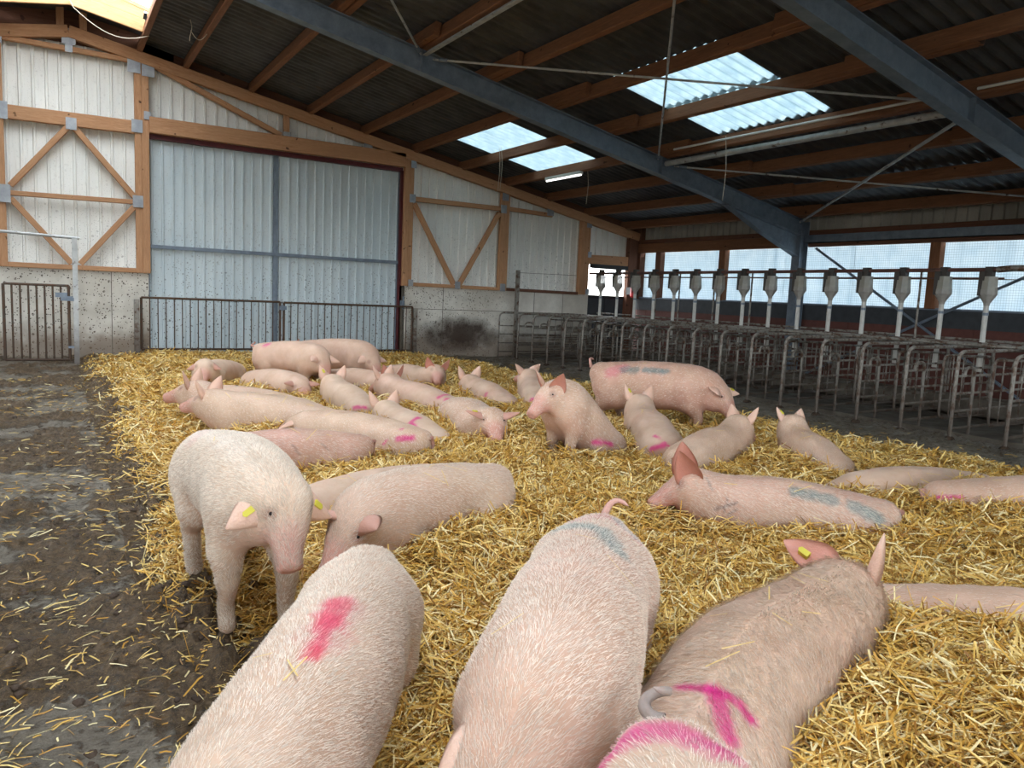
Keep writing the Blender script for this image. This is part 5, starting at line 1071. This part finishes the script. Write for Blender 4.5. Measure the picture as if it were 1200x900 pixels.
def stalks(n, region, dens_pow, lo, hi, wmul=1., lift=.045, bent=False, seed=1, pitch_s=.22, on_floor=False):
    R = np.random.default_rng(seed); out = []; tot = 0
    while tot < n:
        k = int(n*1.6); x = R.uniform(region[0], region[1], k); y = R.uniform(region[2], region[3], k)
        d = np.sqrt(x*x+y*y+1.2); keep = R.random(k) < (1.6/d)**dens_pow
        # stay inside what the lens or a nearby viewpoint can see
        vx = x*math.cos(yaw)-y*math.sin(yaw); vy = x*math.sin(yaw)+y*math.cos(yaw); keep &= (np.abs(vx) < vy*.85+.9)
        h, m = bed_h(x, y)
        if on_floor: keep &= R.random(k) < on_floor(x, y)
        else: keep &= R.random(k) < np.clip(m*1.3, 0, 1)*np.where(fbm(x*2.2, y*2.2, 90, 3) < .30, .6, 1)
        x, y, h = x[keep], y[keep], h[keep]; 
        if on_floor: h = np.maximum(floor_h(x, y)[0], h)
        z = h + lift*R.random(len(x))**1.5
        ok = grid_at(rel, x, y) > -.035+.03*R.random(len(x))
        out.append(np.stack([x[ok], y[ok], z[ok]], 1)); tot += ok.sum()
    P = np.vstack(out)[:n]; n = len(P)
    th = R.uniform(0, 2*np.pi, n)*.75 + 2*np.pi*fbm(P[:, 0]*1.7, P[:, 1]*1.7, 17, 2); pit = R.normal(0, pitch_s, n); L = R.uniform(lo, hi, n)*R.uniform(.5, 1, n)
    dist = np.linalg.norm(P[:, :2], axis=1)
    D = np.stack([np.cos(th)*np.cos(pit), np.sin(th)*np.cos(pit), np.sin(pit)], 1); roll_ = R.uniform(-.9, .9, n)
    hz = np.stack([-np.sin(th), np.cos(th), np.zeros(n)], 1); upn = np.cross(D, hz); Wv = hz*np.cos(roll_)[:, None]+upn*np.sin(roll_)[:, None]
    w = (R.uniform(.0012, .0026, n)*wmul*(1+dist*.16))[:, None]
    A = P-D*L[:, None]*.5; B = P+D*L[:, None]*.5
    A[:, 2] = np.maximum(A[:, 2], P[:, 2]-.03); 
    pal = np.array([srgb(232, 200, 122), srgb(212, 170, 84), srgb(188, 140, 58), srgb(240, 222, 168), srgb(150, 106, 48), srgb(204, 156, 66)])
    ci = R.choice(6, n, p=[.30, .24, .13, .16, .06, .11]); col = pal[ci]*R.uniform(.8, 1.1, (n, 1))
    if bent:
        Mx = P+np.array((0, 0, 1.))*L[:, None]*R.uniform(-.02, .10, (n, 1))+Wv*L[:, None]*R.uniform(-.08, .08, (n, 1))
        V = np.stack([A-Wv*w, A+Wv*w, Mx+Wv*w, B+Wv*w*.8, B-Wv*w*.8, Mx-Wv*w], 1).reshape(-1, 3); k = np.arange(n)*6
        F = np.vstack([np.stack([k, k+1, k+2, k+5], 1), np.stack([k+5, k+2, k+3, k+4], 1)]); return V, F, np.repeat(col, 6, 0)
    V = np.stack([A-Wv*w, A+Wv*w, B+Wv*w*.8, B-Wv*w*.8], 1).reshape(-1, 3); k = np.arange(n)*4
    return V, np.stack([k, k+1, k+2, k+3], 1), np.repeat(col, 4, 0)
for nm, a in (('straw_layer', dict(n=250000, region=(.2, 8.5, .5, 16.3), dens_pow=1.5, lo=.05, hi=.17, wmul=1.15, seed=1, pitch_s=.36, lift=.06)),
              ('straw_layer', dict(n=120000, region=(.2, 5.2, .4, 6.0), dens_pow=.8, lo=.04, hi=.14, lift=.07, seed=2, pitch_s=.42)),
              ('straw_stalks', dict(n=90000, region=(.2, 5.5, .4, 7.5), dens_pow=.9, lo=.08, hi=.24, lift=.085, bent=True, seed=3, pitch_s=.48)),
              ('straw_stalks', dict(n=60000, region=(.2, 8.6, 4., 16.3), dens_pow=.9, lo=.10, hi=.26, lift=.085, bent=True, seed=4, wmul=1.15, pitch_s=.48))):
    V, F, col = stalks(**a); o = put(nm, V, F, M_STRAW, bed, kind='stuff'); color_attr(o.data, col)
# a few stalks lying on the backs of the resting animals
R_ = np.random.default_rng(5); V = []; F = []; CO = []
for sp, fr in pig_frames:
    if sp['h'] > .021 or sp['pose'] == 'sit': continue
    for _ in range(9 if sp['pose'] == 'lie' else 3):
        i = R_.integers(3, len(fr['C'])-14); t = R_.uniform(-.7, .7); c = fr['C'][i]; a, b = fr['a'][i], fr['b'][i]
        P = c+fr['S'][i]*a*math.sin(t)+fr['U'][i]*b*math.cos(t)*1.02; nrm = unit(fr['S'][i]*math.sin(t)/a+fr['U'][i]*math.cos(t)/b); d = unit(np.cross(nrm, R_.normal(size=3))); w = np.cross(d, nrm)*.0018; L = R_.uniform(.02, .07)
        k = len(V); P = P+nrm*.012; V += [P-d*L-w, P-d*L+w, P+d*L+w-nrm*.004, P+d*L-w-nrm*.004]; F.append([k, k+1, k+2, k+3]); CO += [srgb(226, 196, 124)]*4
o = put('straw_stalks', np.array(V), np.array(F), M_STRAW, bed, kind='stuff'); color_attr(o.data, np.array(CO))
fl_f = lambda x, y: np.clip(sstep(.35, .62, fbm(x*1.3, y*1.3, 33, 3)+.25*np.exp(-np.abs(x-.35)*1.6))*(x > -2)*(x < .9)*.8 + .9*(x > .3)*(x < .8), 0, 1)
V, F, col = stalks(5200, (-1.8, .9, 1.0, 13), 1.0, .025, .13, wmul=.8, bent=True, seed=6, pitch_s=.08, lift=.012, on_floor=fl_f)
o = put('scattered_straw', V, F, M_STRAW, base=(-.3, 4, 0), kind='stuff', label='loose yellow stalks scattered over the muddy walkway and gutter', cat='straw'); color_attr(o.data, col*.9)
V, F, col = stalks(9000, (6.9, 9.6, 2.5, 15), .6, .04, .16, bent=True, seed=8, pitch_s=.08, lift=.012, on_floor=lambda x, y: np.exp(-(np.maximum(x-7.2, 0))*2.0))
o = put('scattered_straw', V, F, M_STRAW, base=(8.5, 8, 0), kind='stuff', label='thin loose straw at the pen edge beside the muddy stall aisle', cat='straw'); color_attr(o.data, col*.75)
